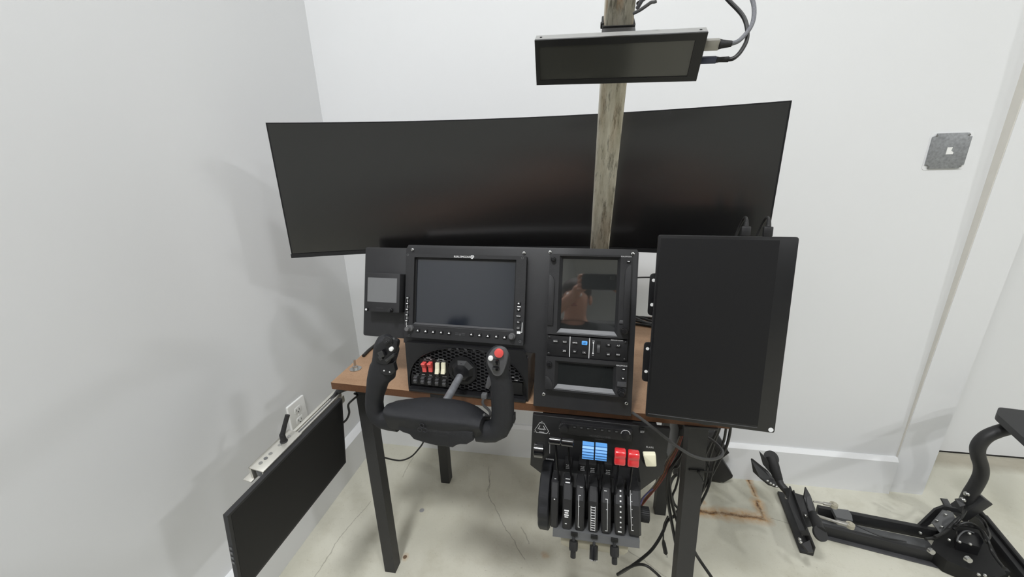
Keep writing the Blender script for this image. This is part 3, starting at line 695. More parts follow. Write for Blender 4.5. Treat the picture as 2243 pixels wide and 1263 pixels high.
OFF = .016
sn = thing('small_navigator', 'lower navigator unit with wide short screen at the foot of the panel', 'display', FP)
a = pxrect(1194, 785, 1373.5, 862, OFF, 1284, 825); b2 = pxrect(1221, 800.5, 1343, 849, OFF, 1282, 825)
a = (a[0], min(a[1], AZ0-.0008), a[2], a[3])
navigator(sn, a+b2, OFF, False)
x, z = FP.at(1203.5, 796, OFF); kr = MB().tube([(x, -OFF, z), (x, -OFF-.007, z), (x, -OFF-.009, z)], [.0062, .0058, .004], 18).build('knob', 'satin', sn)
x, z = FP.at(1361, 858, OFF); dual_knob(sn, x, z, -OFF, .0085, .010, .011, mt='satin')
x, z = FP.at(1366, 808, OFF); button(sn, x, z, -OFF, .008, .005, .0025, mark='bar')
x, z = FP.at(1364.5, 828, OFF); button(sn, x, z, -OFF, .0085, .0055, .0025, mark='tri_down')
x, z = FP.at(1362, 840.5, OFF); MB().prism([(x-.0105, z-.006), (x+.0105, z-.006), (x+.0098, z+.005), (x-.0098, z+.005)], -OFF-.003, -OFF+.001, .0012).build('knob_plinth', 'bevel', sn)
xs = a[0]+.0005; z = FP.at(1197, 823, OFF)[1]
MB().prism([(xs, a[3]+.003)]+[(xs+.019*math.sin(i*PI/16), a[3]+.003+.030*math.cos(i*PI/16)) for i in range(9)], -OFF-.003, -OFF+.001, .001).build('side_grip', 'black', sn)
x, z = FP.at(1362, 800.5, OFF); MB().text('REALSIMGEAR', .0038, x, z, -OFF-.0003).build('lettering', 'white', sn, smooth=0)

# ================================================================== YOKE (base box + wheel)
YB = .812
FY = Frame(V((-.268, YB, ZT+.0005)), yaw=R(2.6), tilt=R(4))
yk = thing('flight_yoke', 'black flight yoke with twin grips and switch panel, in front of the panel', 'yoke', FY)
bz0 = 0
bl_, br_ = FY.at(891, 800)[0], FY.at(1157, 820)[0]
bt_ = FY.at(1000, 757)[1]
tb_ = bt_-.016
pts = [(bl_, 0), (br_, 0), (br_, tb_*.86), (br_-.012, tb_), (bl_+.004, tb_), (bl_, tb_-.005)]
# body: the face carries a half-moon recess
MB().prism([(p[0], p[1]) for p in pts], .010, .11, .001).build('body', 'plastic', yk)
arcn = 26
acx, aw, ah = (bl_+br_)/2, (br_-bl_)/2-.004, bt_-.016
arc_o = [(acx+aw*math.cos(PI-i*PI/arcn), .012+ah*abs(math.sin(i*PI/arcn))**.75) for i in range(arcn+1)]
# surround = body outline minus half moon
tm = MB()
def top_of(x):
    if x > br_-.012: return bt_*.86+(bt_-bt_*.86)*(br_-x)/.012
    return bt_
for i in range(arcn):
    xa, xb = arc_o[i][0], arc_o[i+1][0]
    tm.add([(xa, 0, arc_o[i][1]), (xb, 0, arc_o[i+1][1]), (xb, 0, top_of(xb)), (xa, 0, top_of(xa)), (xa, .011, arc_o[i][1]), (xb, .011, arc_o[i+1][1]), (xb, .011, top_of(xb)), (xa, .011, top_of(xa))],
           [(0, 1, 2, 3), (4, 7, 6, 5), (0, 4, 5, 1), (3, 2, 6, 7)])
tm.box(((bl_+acx-aw)/2, .0055, bt_/2), (acx-aw-bl_, .011, bt_*.97)).box(((br_+acx+aw)/2, .0055, bt_*.43), (br_-acx-aw, .011, bt_*.86)).box((acx, .0055, .005), (2*aw, .011, .010))
tm.build('face_surround', 'plastic', yk, smooth=20)
MB().tube([(p[0], -.0005, p[1]) for p in arc_o], .0012, 6).build('face_rim', 'satin', yk)
# lower lip and clamp
MB().box((acx, -.004, .004), (br_-bl_-.01, .010, .006), .001).build('lip', 'plastic', yk)
x, z = FY.at(964, 868); MB().box((x, .0, -.022), (.05, .012, .040), .002).build('clamp', 'deep', yk)
# honeycomb grille
hg = MB(); hs = .0082
sxp, szp = FY.at(1013, 812)
def in_arc(x, z):
    t_ = (x-acx)/aw
    if abs(t_) >= .97: return False
    return .016 < z < .012+ah*math.sqrt(max(0, 1-t_*t_))**.75-.004
swx = FY.at(986, 812)[0]
cw_, ch_ = .0107, .0088
for c_ in range(-16, 17):
    for r_ in range(-2, 14):
        x = acx+c_*cw_; z = .014+r_*ch_+(ch_*.5 if c_ % 2 else 0)
        if not in_arc(x, z): continue
        if math.hypot(x-sxp, z-szp) < .039: continue
        u0 = FY.at(919, 790)[0]-.004; u1 = FY.at(978, 800)[0]+.006
        if u0 < x < u1 and z < FY.at(950, 787)[1]: continue
        if x < u1 and z < FY.at(915, 822)[1]: continue
        if x > FY.at(1117, 830)[0] and z < .05: continue
        rx_, rz_ = cw_*2/3, ch_/2
        hx = [(1, 0), (.5, 1), (-.5, 1), (-1, 0), (-.5, -1), (.5, -1)]
        hg.ring([(x+rx_*p_*1.01, z+rz_*q_*1.01) for p_, q_ in hx], [(x+rx_*p_*.80, z+rz_*q_*.78) for p_, q_ in hx], .003, .011)
hg.build('honeycomb_grille', 'plate', yk, smooth=0)['kind'] = 'stuff'
# switch panel block
x0, z0 = FY.at(900, 846); x1, z1 = FY.at(980, 792)
MB().rect(x0, .014, FY.at(982, 850)[0], FY.at(915, 822)[1], .004, .011, .001).rect(FY.at(919, 800)[0]-.002, FY.at(915, 822)[1]-.001, FY.at(979, 800)[0]+.002, FY.at(950, 788)[1], .004, .011, .001).build('switch_plate', 'deep', yk)
def c6(x, y): return 860+x/7.892, 740+y/7.892
lt = MB()
def rocker(u, v, w_, h_, mt, lab, up=True):
    x, z = FY.at(*c6(u, v), .004)
    k = 1 if up else -1
    prof = [(.006, -h_/2), (-.002 if up else -.008, -h_/2), (-.0035, -h_*.05), (-.0105 if up else -.002, h_*.42), (-.009 if up else -.002, h_/2), (.006, h_/2)]
    vs = [(x-w_/2, a_, z+b_) for a_, b_ in prof]+[(x+w_/2, a_, z+b_) for a_, b_ in prof]; n = len(prof)
    o_ = MB().add(vs, [tuple(range(n)), tuple(range(2*n-1, n-1, -1))]+[(i, (i+1) % n, n+(i+1) % n, n+i) for i in range(n)]).build('rocker_switch', mt, yk, smooth=0)
    if lab: o_['label'] = lab
    return x, z
for u, mt, lab in ((538, 'red', 'red rocker switch'), (643, 'red', 'red rocker switch')):
    rocker(u, 512, .0095, .0255, mt, lab)
for u, mt in ((764, 'cream'), (868, 'cream')): rocker(u, 528, .0098, .0262, mt, 'cream rocker switch', False)
for i, u in enumerate((384, 508, 630, 757, 884)):
    x, z = FY.at(*c6(u, 730+i*14), .004)
    prof = [(.006, -.0085), (-.003, -.0085), (-.0052, -.0015), (-.0018, .0005), (-.0018, .0035), (-.0045, .0065), (.006, .0085)]
    w_ = .0085; vs = [(x-w_/2, a_, z+b_) for a_, b_ in prof]+[(x+w_/2, a_, z+b_) for a_, b_ in prof]; n = len(prof)
    MB().add(vs, [tuple(range(n)), tuple(range(2*n-1, n-1, -1))]+[(j, (j+1) % n, n+(j+1) % n, n+j) for j in range(n)]).build('rocker_switch', 'bevel', yk, smooth=0, label='dark grey rocker switch')
for txt, u, v, sz in (('MASTER', 608, 352, .0034), ('ALT', 552, 372, .0028), ('BAT', 657, 380, .0028), ('AVIONICS', 826, 375, .0034), ('BUS 1', 775, 390, .0026), ('BUS 2', 876, 402, .0026),
                      ('BCN', 420, 628, .0032), ('LAND', 522, 638, .0032), ('TAXI', 645, 650, .0032), ('NAV', 768, 663, .0032), ('STROBE', 890, 676, .0032)):
    x, z = FY.at(*c6(u, v), 0); lt.text(txt, sz, x, z, .0035 if 0 else .0030)
for u in (1130, 1125):
    pass
x, z = FY.at(1123, 827); lt.text('OFF', .0032, x, z, .003); x, z = FY.at(1130, 834); lt.text('START', .0032, x, z, .003)
lt.build('lettering', 'white', yk, smooth=0)
ln = MB()
for i, u in enumerate((400, 524, 645, 770, 895)):
    x, z = FY.at(*c6(u, 655+i*12), 0); ln.rect(x-.0065, z-.0003, x+.0065, z+.0003, .0028, .0042)
for u, v, w_ in ((600, 398, .012), (825, 418, .012)):
    x, z = FY.at(*c6(u, v), 0); ln.rect(x-w_, z-.0003, x+w_, z+.0003, .0028, .0042)
ln.build('marking_lines', 'grey', yk, smooth=0)
MB().rect(FY.at(1117, 840)[0], .014, acx+aw*.93, .045, .004, .011, .001).build('ignition_plate', 'deep', yk)
# shaft gland
MB().tube([(sxp, .011, szp), (sxp, .001, szp), (sxp, -.001, szp), (sxp, .002, szp)], [.037, .037, .0345, .033], 36, cap=False).build('gland_ring', 'plastic', yk)
gl = MB().tube([(sxp, .010, szp), (sxp, .001, szp), (sxp, -.010, szp), (sxp, -.013, szp)], [.0325, .0315, .021, .012], 8, up=(math.cos(R(22.5)), 0, math.sin(R(22.5)))).build('gland', 'satin', yk, smooth=20)
tm = MB()
for dx, dz in ((0, .0165), (-.004, .0105), (.004, .0105)):
    tm.ring([(sxp+dx+.0032*math.cos(k*PI/3+PI/6), szp+.004+dz+.0032*math.sin(k*PI/3+PI/6)) for k in range(6)], [(sxp+dx+.0024*math.cos(k*PI/3+PI/6), szp+.004+dz+.0024*math.sin(k*PI/3+PI/6)) for k in range(6)], -.0075, -.005)
tm.build('emblem', 'bevel', yk, smooth=0)
# shaft: horizontal, towards the viewer
WYP = .66
shx, shz = -.277, CAMZ-.4836
s_a, s_b = FY.loc((shx, .825, shz)), FY.loc((shx, .665, shz))
MB().cyl(s_a, s_b, .0088, n=20).build('shaft', 'shaft', yk)
# hub: loft of sections along x
def W(u, v, Y): return FY.loc(onY(u, v, Y))
st = [  # px u: top-back v, ridge v, bottom v
    (857, 880, 899, 940), (861, 873, 902, 941), (869, 871, 905, 943), (884, 869, 907, 944), (910, 866.5, 910.5, 955), (935, 867, 914, 960), (960, 869, 917, 964), (985, 872, 920, 968), (1008, 877, 922, 967), (1030, 886, 924, 963), (1046, 897, 927, 961), (1060, 908, 930, 953)]
def chaikin(P, n=1):
    for _ in range(n):
        Q_ = []
        for i in range(len(P)): a_, b_ = P[i], P[(i+1) % len(P)]; Q_ += [a_.lerp(b_, .25), a_.lerp(b_, .75)]
        P = Q_
    return P
secs = []
for u, vt, vr, vb in st:
    tb = W(u, vt, .700); rg = W(u, vr, .632); bf = W(u, vb, .640); x = (tb.x+rg.x+bf.x)/3
    p = [V((x, tb.y+.008, tb.z-.050)), V((x, tb.y+.008, tb.z-.006)), V((x, tb.y-.006, tb.z+.002)), V((x, tb.y*.6+rg.y*.4, tb.z*.6+rg.z*.4+.0085)), V((x, rg.y+.012, rg.z+.007)), V((x, rg.y-.004, rg.z)), V((x, rg.y-.005, rg.z-.010)), V((x, bf.y-.003, bf.z+.010)), V((x, bf.y+.004, bf.z-.004)), V((x, bf.y+.04, bf.z-.004))]
    secs.append(chaikin(p, 2))
k = len(secs[0]); cols = [smooth_path([s_[j] for s_ in secs], 4) for j in range(k)]; n = len(cols[0])
vs = [cols[j][i] for i in range(n) for j in range(k)]; fs = []
for i in range(n-1):
    for j in range(k): fs.append((i*k+j, i*k+(j+1) % k, (i+1)*k+(j+1) % k, (i+1)*k+j))
fs += [tuple(range(k)), tuple(range(n*k-1, (n-1)*k-1, -1))]
hub = MB().add(vs, fs).build('hub', 'grip', yk, smooth=40)
# lower keel of the hub
kl = [(873, 938), (884, 944), (899, 948), (909, 958), (935, 965), (960, 970), (996, 973), (1004, 968), (1012, 966), (1026, 966), (1040, 958)]
q = [W(u, v, .640) for u, v in kl]
MB().prism([(p_.x, p_.z) for p_ in q]+[(q[-1].x, q[-1].z+.02), (q[0].x, q[0].z+.02)], q[0].y-.004, q[0].y+.045, .003).build('hub_keel', 'grip', hub, smooth=30)
tx = MB(); p_ = W(961, 942, .6275); tx.text('HONEYCOMB', .0076, p_.x, p_.z, p_.y-.0035, rot=R(-1)); p2_ = W(966, 951, .6275); tx.text('AERONAUTICAL', .0042, p2_.x, p2_.z, p2_.y-.0035)
e_ = W(925, 938, .6275)
for dx, dz in ((0, .007), (-.0055, -.003), (.0055, -.003)):
    tx.ring([(e_.x+dx+.0055*math.cos(k_*PI/3+PI/6), e_.z+dz+.0055*math.sin(k_*PI/3+PI/6)) for k_ in range(6)], [(e_.x+dx+.0043*math.cos(k_*PI/3+PI/6), e_.z+dz+.0043*math.sin(k_*PI/3+PI/6)) for k_ in range(6)], e_.y-.0012, e_.y+.001)
tx.build('lettering', 'relief', hub, smooth=0)
# grips
def grip(stn, dy):
    P = [W(u, v, WYP) for u, v, hw in stn]; k = len(P); vs = []; fs = []; N_ = 20
    for i in range(k):
        T = (P[min(i+1, k-1)]-P[max(i-1, 0)]); T.y = 0; T.normalize(); side = V((T.z, 0, -T.x)); rx = stn[i][2]*.00098; ry = dy[i]
        for j in range(N_):
            a_ = 2*PI*j/N_; c_, s_ = math.cos(a_), math.sin(a_)
            e = .8
            vs.append(P[i]+side*rx*math.copysign(abs(c_)**e, c_)+V((0, 1, 0))*ry*math.copysign(abs(s_)**e, s_))
    for i in range(k-1):
        for j in range(N_): fs.append((i*N_+j, i*N_+(j+1) % N_, (i+1)*N_+(j+1) % N_, (i+1)*N_+j))
    fs += [tuple(range(N_-1, -1, -1)), tuple((k-1)*N_+j for j in range(N_))]
    return MB().add(vs, fs)
Ls = [(855, 741, 14), (850, 748, 22), (848, 758, 25.5), (845, 770, 25.5), (842.5, 784, 24), (841, 797, 25), (839, 806, 28), (838, 813, 29), (833, 820, 26), (828, 832, 22.5), (825, 848, 20.5), (821, 866, 18.5), (820, 882, 18), (821.5, 897, 18.5), (828, 909, 19), (840, 917, 20), (856, 920, 21), (874, 922, 22)]
Ld = [.010, .016, .019, .020, .020, .020, .020, .020, .020, .020, .019, .018, .018, .018, .018, .019, .019, .019]
g1 = grip(Ls, Ld).build('left_grip', 'grip', yk, smooth=60)
Rs = [(1092, 760, 9), (1091.5, 766, 16), (1091, 776, 23), (1091, 788, 25), (1091, 800, 23.5), (1093, 815, 20), (1097, 832, 21), (1099, 852, 23), (1101, 880, 23), (1101.5, 905, 23), (1100, 922, 24), (1093, 936, 24), (1080, 943, 23), (1065, 944, 22), (1046, 942, 22)]
Rd = [.010, .015, .018, .019, .019, .018, .019, .020, .020, .020, .020, .020, .020, .020, .019]
g2 = grip(Rs, Rd).build('right_grip', 'grip', yk, smooth=60)
# left head controls
fy = -.0205
def WP(u, v, dy): p_ = W(u, v, WYP-dy); return p_
hp = [WP(u, v, .021) for u, v in ((829, 752), (842, 744), (862, 742), (872, 747), (871, 758), (864, 778), (858, 788), (850, 797), (838, 796), (823, 791), (821, 775), (824, 762))]
yf = hp[0].y
MB().prism(rnd_poly([V((p_.x, p_.z)) for p_ in hp], .004), yf, yf+.01, .001).build('head_plate', 'satin', g1)
c_ = WP(850.5, 747, .022)
ct = MB()
for i, r_ in enumerate((.0098, .0078, .0058, .0038, .002)): ct.tube([(c_.x, c_.y-.0022*i+.001, c_.z), (c_.x, c_.y-.0022*i-.0018, c_.z), (c_.x, c_.y-.0022*i-.0024, c_.z)], [r_, r_, r_*.86], 22)
ct.build('hat_switch', 'rubber', g1)
c_ = WP(859.5, 762, .021); MB().cyl((c_.x, c_.y, c_.z), (c_.x, c_.y-.007, c_.z), .0042, n=18, bev=.0008).build('white_button', 'whitep', g1, label='white push button')
c_ = WP(840, 772, .021); XR = Matrix.Translation(c_) @ Matrix.Rotation(R(-28), 4, 'Y')
MB().box((0, -.004, 0), (.013, .010, .013), .0015, X=XR).box((-.009, -.002, -.006), (.008, .006, .010), .001, X=XR).build('toggle', 'gloss', g1)
c_ = WP(858, 780, .021); XR = Matrix.Translation(c_) @ Matrix.Rotation(R(52), 4, 'Y')
MB().box((0, -.003, 0), (.006, .009, .026), .0015, X=XR).build('paddle', 'gloss', g1)
hp = [WP(u, v, .0205) for u, v in ((832, 798), (846, 798), (862, 793), (868, 812), (858, 820), (843, 820), (834, 814))]
MB().prism(rnd_poly([V((p_.x, p_.z)) for p_ in hp], .003), hp[0].y, hp[0].y+.01, .001).build('thumb_rest', 'satin', g1)
for u, v in ((841.5, 811), (854, 814)): c_ = WP(u, v, .0215); MB().cyl(c_+V((0, .002, 0)), c_+V((0, -.001, 0)), .0016, n=8).build('white_dot', 'whitep', g1)
for u, v in ((827, 790), (863, 741)): c_ = WP(u, v, .0205); MB().cyl(c_, c_+V((0, -.0012, 0)), .002, n=8).build('screw', 'grey', g1)
# right head controls
hp = [WP(u, v, .0205) for u, v in ((1080, 765), (1092, 761), (1105, 764), (1113, 777), (1109, 797), (1103, 815), (1096, 822), (1083, 821), (1076, 811), (1068, 797), (1067, 784), (1073, 772))]
MB().prism(rnd_poly([V((p_.x, p_.z)) for p_ in hp], .004), hp[0].y, hp[0].y+.01, .0015).build('head_plate', 'wornhead', g2)
c_ = WP(1093.5, 772, .021); MB().cyl(c_, c_+V((0, -.005, 0)), .0085, n=24, bev=.0009).build('red_button', 'red', g2, label='red push button')
c_ = WP(1075.5, 783, .021); MB().cyl(c_, c_+V((0, -.0045, 0)), .0048, n=18, bev=.0008).build('white_button', 'whitep', g2, label='white push button')
c_ = WP(1087, 798, .021)
MB().rect(c_.x-.010, c_.z-.015, c_.x+.010, c_.z+.014, c_.y-.0012, c_.y+.004, .003).build('trim_recess', 'deep', g2)
XR = Matrix.Translation(c_)
MB().box((0, -.003, .006), (.014, .007, .012), .003, X=XR).box((0, -.0035, -.007), (.014, .008, .009), .003, X=XR).build('trim_rocker', 'gloss', g2)
tr = [WP(u, v, .008) for u, v in ((1068, 826), (1080, 824), (1078, 840), (1071, 850), (1064, 846))]
MB().prism([(p_.x, p_.z) for p_ in tr], tr[0].y-.004, tr[0].y+.012, .002).build('trigger', 'bevel', g2)
p_ = WP(1124.5, 915, 0); MB().box((p_.x, p_.y+.002, p_.z), (.006, .016, .018), .001).build('side_button', 'rubber', g2)
# coiled lead from box to wheel
c_ = FY.loc(onY(1061, 866, .80))
MB().box(c_, (.013, .014, .012), .0015).build('lead_plug', 'grey', yk)
lead = [onY(u, v, Y) for u, v, Y in ((1060, 872, .798), (1057, 880, .78), (1060, 888, .76), (1069, 896, .73), (1074, 904, .70), (1072, 912, .675), (1065, 910, .665), (1060, 908, .66))]
MB().tube(smooth_path([FY.loc(p_) for p_ in lead], 5), .0032, 8).build('lead', 'gcable', yk)

# ================================================================== THROTTLE QUADRANT
FT = Frame(V((-.094, .788, ZT-.0215)), yaw=R(2.4), tilt=R(3))
tq = thing('throttle_quadrant', 'black throttle quadrant with coloured levers hanging under the table edge', 'throttle', FT)
pl = [(1167, 903), (1161.5, 1018), (1186, 1037), (1230, 1060), (1396, 1079), (1453, 1037), (1469.5, 931)]
pp = [FT.at(u, v, 0) for u, v in pl]; pp[0] = (pp[0][0], -.001); pp[-1] = (pp[-1][0], -.001)
MB().prism(pp, 0, .012, .0008).build('face_plate', 'plastic', tq)
MB().box((FT.at(1310, 930)[0], .06, -.006), (.26, .10, .008)).build('mount_plate', 'leg', tq)
# upper autopilot strip
q = [FT.at(u, v, .012) for u, v in ((1227, 911), (1227, 950), (1384, 968), (1386, 932))]
sx0, sx1 = q[0][0], q[2][0]; sz1, sz0 = -.008, q[2][1]
MB().rect(sx0, sz0, sx1, sz1, -.012, 0, .002, .0015).build('autopilot_strip', 'plastic', tq)
def c5(x, y): return 1140+x/6.23, 890+y/6.23
for u, v in ((740, 240), (833, 256), (925, 262), (1020, 275), (1115, 285), (1212, 293), (1310, 305)):
    x, z = FT.at(*c5(u, v), .013); z = min(z, sz1-.005); button(tq, x, z, -.012, .0078, .0058, .002, mark='bar', mmt='grey', name='autopilot_button')
x, z = FT.at(*c5(600, 235), .014); z = min(z, sz1-.011); MB().cyl((x, -.012, z), (x, -.020, z), .009, n=24, bev=.001).build('dial', 'plastic', tq)
dk = MB()
for i in range(9):
    a_ = R(95+i*20); dk.box((0, 0, 0), (.0032, .0006, .0007), X=Matrix.Translation((x+.0115*math.cos(a_), -.0123, z+.0115*math.sin(a_))) @ Matrix.Rotation(-a_, 4, 'Y'))
dk.build('dial_marks', 'grey', tq, smooth=0)
x, z = FT.at(*c5(1440, 315), .014); z = min(z, sz1-.010); MB().cyl((x, -.012, z), (x, -.021, z), .0085, n=24, bev=.001).build('dial', 'plastic', tq)
MB().ring([(x+.0105*math.cos(R(5+i*9)), z+.0105*math.sin(R(5+i*9))) for i in range(20)]+[(x+.0093*math.cos(R(176-i*9)), z+.0093*math.sin(R(176-i*9))) for i in range(0)], [(x+.0094*math.cos(R(5+i*9)), z+.0094*math.sin(R(5+i*9))) for i in range(20)], -.0125, -.0118).build('dial_arc', 'white', tq, smooth=0)
lt = MB()
x, z = FT.at(*c5(290, 300)); 
tri = [(-.013, -.012), (.013, -.012), (.017, -.005), (.005, .016), (-.005, .016), (-.017, -.005)]
lt.ring([(x+a_, z+b_) for a_, b_ in tri], [(x+a_*.95, z+b_*.95) for a_, b_ in tri], -.0005, .0005)
for a_, b_ in (((-.009, -.002), (-.004, .008)), ((.009, -.002), (.004, .008))):
    d_ = V(b_)-V(a_); lt.box((0, 0, 0), (d_.length, .0008, .0008), X=Matrix.Translation((x+(a_[0]+b_[0])/2, -.0003, z+(a_[1]+b_[1])/2)) @ Matrix.Rotation(-math.atan2(d_.y, d_.x), 4, 'Y'))
lt.rect(x-.006, z-.0098, x+.006, z-.009, -.0005, .0004)
lt.text('GEAR', .0056, x, z-.001, -.0005).text('N', .0038, x, z+.0195, -.0005).text('L', .0034, x-.0175, z-.010, -.0005).text('R', .0034, x+.0185, z-.011, -.0005)
x, z = FT.at(*c5(400, 716)); lt.text('DOWN', .0058, x, z, -.0005)
x, z = FT.at(*c5(1765, 553)); lt.text('FLAPS', .0064, x, z, -.0005)
x, z = FT.at(*c5(400, 540)); lt.rect(x-.0003, z-.02, x+.0003, z+.02, -.0005, .0004)
lt.build('lettering', 'white', tq, smooth=0)
x, z = FT.at(*c5(1660, 330)); ab = button(tq, x, z+.003, 0, .012, .011, .003, name='autopilot_master'); MB().text('AUTO', .0030, x, z+.001, -.0034).text('PILOT', .0030, x, z-.002, -.0034).build('lettering', 'white', ab, smooth=0)
x, z = FT.at(*c5(1085, 412), .013); MB().text('HONEYCOMB', .0075, x, z, -.0124).text('AERONAUTICAL', .0032, x, z-.0075, -.0124).build('maker_name', 'bevel', tq, smooth=0)
# lower arch body: ribs with slots between
rows = [(1022, .004), (1040, .045), (1062, .072), (1095, .090), (1130, .094), (1160, .088)]
ribs = [(1217, 1213, 8, -6), (1245, 1241, 10, -2), (1273, 1269, 9.5, 1), (1300.5, 1298.5, 10, 3), (1328, 1327, 10, 6), (1356.5, 1357.5, 10.5, 9), (1386, 1391, 13, 12)]
def rib(ut, ub, hw, dv, shrink=0, base=0):
    vs = []
    for i, (v, off) in enumerate(rows):
        t_ = i/(len(rows)-1); u = ut+(ub-ut)*t_; ww = hw*(.62 if i < 2 else 1)*.00103
        x, z = FT.at(u, v+dv, max(.002, off-shrink)); y = -max(.002, off-shrink)
        vs.append(((x, y, z), ww))
    P = []
    for (x, y, z), ww in vs: P += [(x-ww, y+.003, z), (x-ww*.7, y, z), (x+ww*.7, y, z), (x+ww, y+.003, z)]
    n = len(vs); zt2, zb2 = vs[0][0][2], vs[-1][0][2]; xm = vs[-1][0][0]; w2 = vs[-1][1]
    k = len(P)
    for (x, y, z), ww in vs: P += [(x-ww, .006, min(z, zt2)), (x+ww, .006, min(z, zt2))]
    F_ = []
    for i in range(n-1):
        for j in range(3): F_.append((i*4+j, i*4+j+1, (i+1)*4+j+1, (i+1)*4+j))
        F_.append((i*4, (i+1)*4, k+(i+1)*2, k+i*2)); F_.append((i*4+3, k+i*2+1, k+(i+1)*2+1, (i+1)*4+3))
    e = n-1; F_.append((e*4, e*4+1, e*4+2, e*4+3, k+e*2+1, k+e*2)); F_.append((0, k, k+1, 3, 2, 1))
    return MB().add(P, F_), vs
RV = []
for r_ in ribs:
    mb, vs = rib(*r_); RV.append(vs); mb.build('quadrant_rib', 'black', tq, smooth=25)
xa = RV[0][-1][0][0]; xb = RV[-1][-1][0][0]
mid = RV[3]
core = [(y+.034 if -y > .05 else .002, z) for (x, y, z), w_ in mid]
zbm = mid[-1][0][2]
MB().add([(x_, y, z) for x_ in (xa-.006, xb+.010) for y, z in core+[(.006, zbm), (.006, mid[0][0][2])]],
         (lambda n: [tuple(range(n)), tuple(range(2*n-1, n-1, -1))]+[(i, (i+1) % n, n+(i+1) % n, n+i) for i in range(n)])(len(core)+2)).build('slot_floor', 'deep', tq, smooth=20)
# front lip
q0, q1 = FT.p3(1211, 1160, .090), FT.p3(1401, 1189, .090)
lip = [(q0.x-.002, 0), (q1.x+.002, 0)]
zl0 = (q0.z+q1.z)/2
XL2 = Matrix.Translation((0, 0, 0))
sl_ = (q1.z-q0.z)
MB().hexa([(q0.x, -.094, q0.z-.014), (q1.x, -.094, q1.z-.010), (q1.x, .004, q1.z-.010), (q0.x, .004, q0.z-.014), (q0.x, -.090, q0.z+.004), (q1.x, -.090, q1.z+.006), (q1.x, .004, q1.z+.006), (q0.x, .004, q0.z+.004)]).build('front_lip', 'grey', tq, smooth=0)
for u, v in ((1258, 1169), (1301.6, 1175), (1346, 1182)):
    p_ = FT.p3(u, v, .095); MB().box(p_, (.015, .004, .009), .001).build('clamp_socket', 'deep', tq)
# clamp plate and clamp knobs
cp = [FT.at(u, v, .085) for u, v in ((1228, 1166), (1229, 1190), (1240, 1196), (1366, 1214), (1375, 1208), (1377, 1190))]
MB().prism([(a_, b_) for a_, b_ in cp], -.086, -.080, .001).build('clamp_plate', 'clamp', tq)
for i, (u, v, u2, v2) in enumerate(((1256.5, 1184, 1255, 1221), (1301, 1194, 1300, 1226), (1346, 1196, 1346, 1235))):
    a_, b_ = FT.p3(u, v, .096), FT.p3(u2, v2, .112); d_ = (b_-a_)
    if i == 1:
        kb = MB().cyl(a_, b_, .0092, n=20, bev=.0008).build('clamp_knob', 'satin', tq)
        MB().tube([b_-d_*.07, b_-d_*.02], [.0096, .0096], 20).build('chrome_ring', 'chrome', kb)
    else:
        kb = MB().cyl(a_, a_+d_*.55, .0092, n=18, bev=.001).cyl(a_+d_*.5, b_, .0060, n=14, bev=.001)
        for j in range(12):
            c1, s1 = math.cos(j*PI/6), math.sin(j*PI/6); sd_ = V((c1*.0092, s1*.0092, 0)); kb.tube([a_+d_*.05+sd_, a_+d_*.5+sd_], .0007, 4)
        kb.build('clamp_knob', 'rubber', tq)
    MB().cyl(a_-d_*.35, a_, .0035, n=10).build('clamp_screw', 'leg', tq)
# scale prints on the ribs
def on_rib(i, t_, dx=0):
    vs = RV[i]; k = t_*(len(vs)-1); j = min(int(k), len(vs)-2); f_ = k-j
    a_, b_ = V(vs[j][0]), V(vs[j+1][0]); p_ = a_.lerp(b_, f_); d_ = (b_-a_).normalized(); nn = V((0, d_.z, -d_.y));
    if nn.y > 0: nn = -nn
    return p_+V((dx, 0, 0))+nn*.0009, d_, nn
pr_ = MB()
def dash(i, t_, w_, h_, dx=0):
    p_, d_, nn = on_rib(i, t_, dx); ex = V((1, 0, 0)); up_ = -d_
    vs = [p_+ex*(a_*w_/2)+up_*(b_*h_/2) for a_, b_ in ((-1, -1), (1, -1), (1, 1), (-1, 1))]
    pr_.add(vs+[q_-nn*.0008 for q_ in vs], [(0, 1, 2, 3), (0, 4, 5, 1), (1, 5, 6, 2), (2, 6, 7, 3), (3, 7, 4, 0)])
def vline(i, t0, t1, dx, w_=.0009):
    n_ = 10
    for k in range(n_):
        ta, tb = t0+(t1-t0)*k/n_, t0+(t1-t0)*(k+1)/n_; L = (on_rib(i, ta)[0]-on_rib(i, tb)[0]).length
        dash(i, (ta+tb)/2, w_, L*1.05, dx)
dash(1, .30, .010, .0016); dash(1, .37, .010, .0026); dash(1, .92, .004, .002, -.002)
for k in range(4): dash(1, .74+k*.028, .010-.002*(k % 2), .0026, -.001)
dash(2, .42, .006, .0012, .002); vline(2, .53, .95, -.003); dash(2, .53, .005, .001, -.001); dash(2, .67, .003, .001, -.002); dash(2, .95, .004, .001, -.0015)
vline(3, .66, .99, -.0045); vline(3, .66, .99, .0045)
for k in range(10): dash(3, .67+k*.0345, .008, .0009)
dash(4, .44, .006, .0012, -.001); vline(4, .55, .97, .003); dash(4, .55, .005, .001, .001); dash(4, .68, .003, .001, .002); dash(4, .97, .005, .001, .001)
for k in range(8): dash(5, .42+k*.068, .0032, .003, .002)
dash(5, .965, .008, .0025); vline(6, .40, .93, -.007); dash(6, .93, .005, .001, -.005)
for k in range(5): dash(6, .45+k*.1, .0016, .001, -.0045)
dash(0, .62, .003, .0018, .0); dash(0, .33, .004, .001, .001)
pr_.build('scale_marks', 'white', tq, smooth=0)['kind'] = 'stuff'
tx = MB()
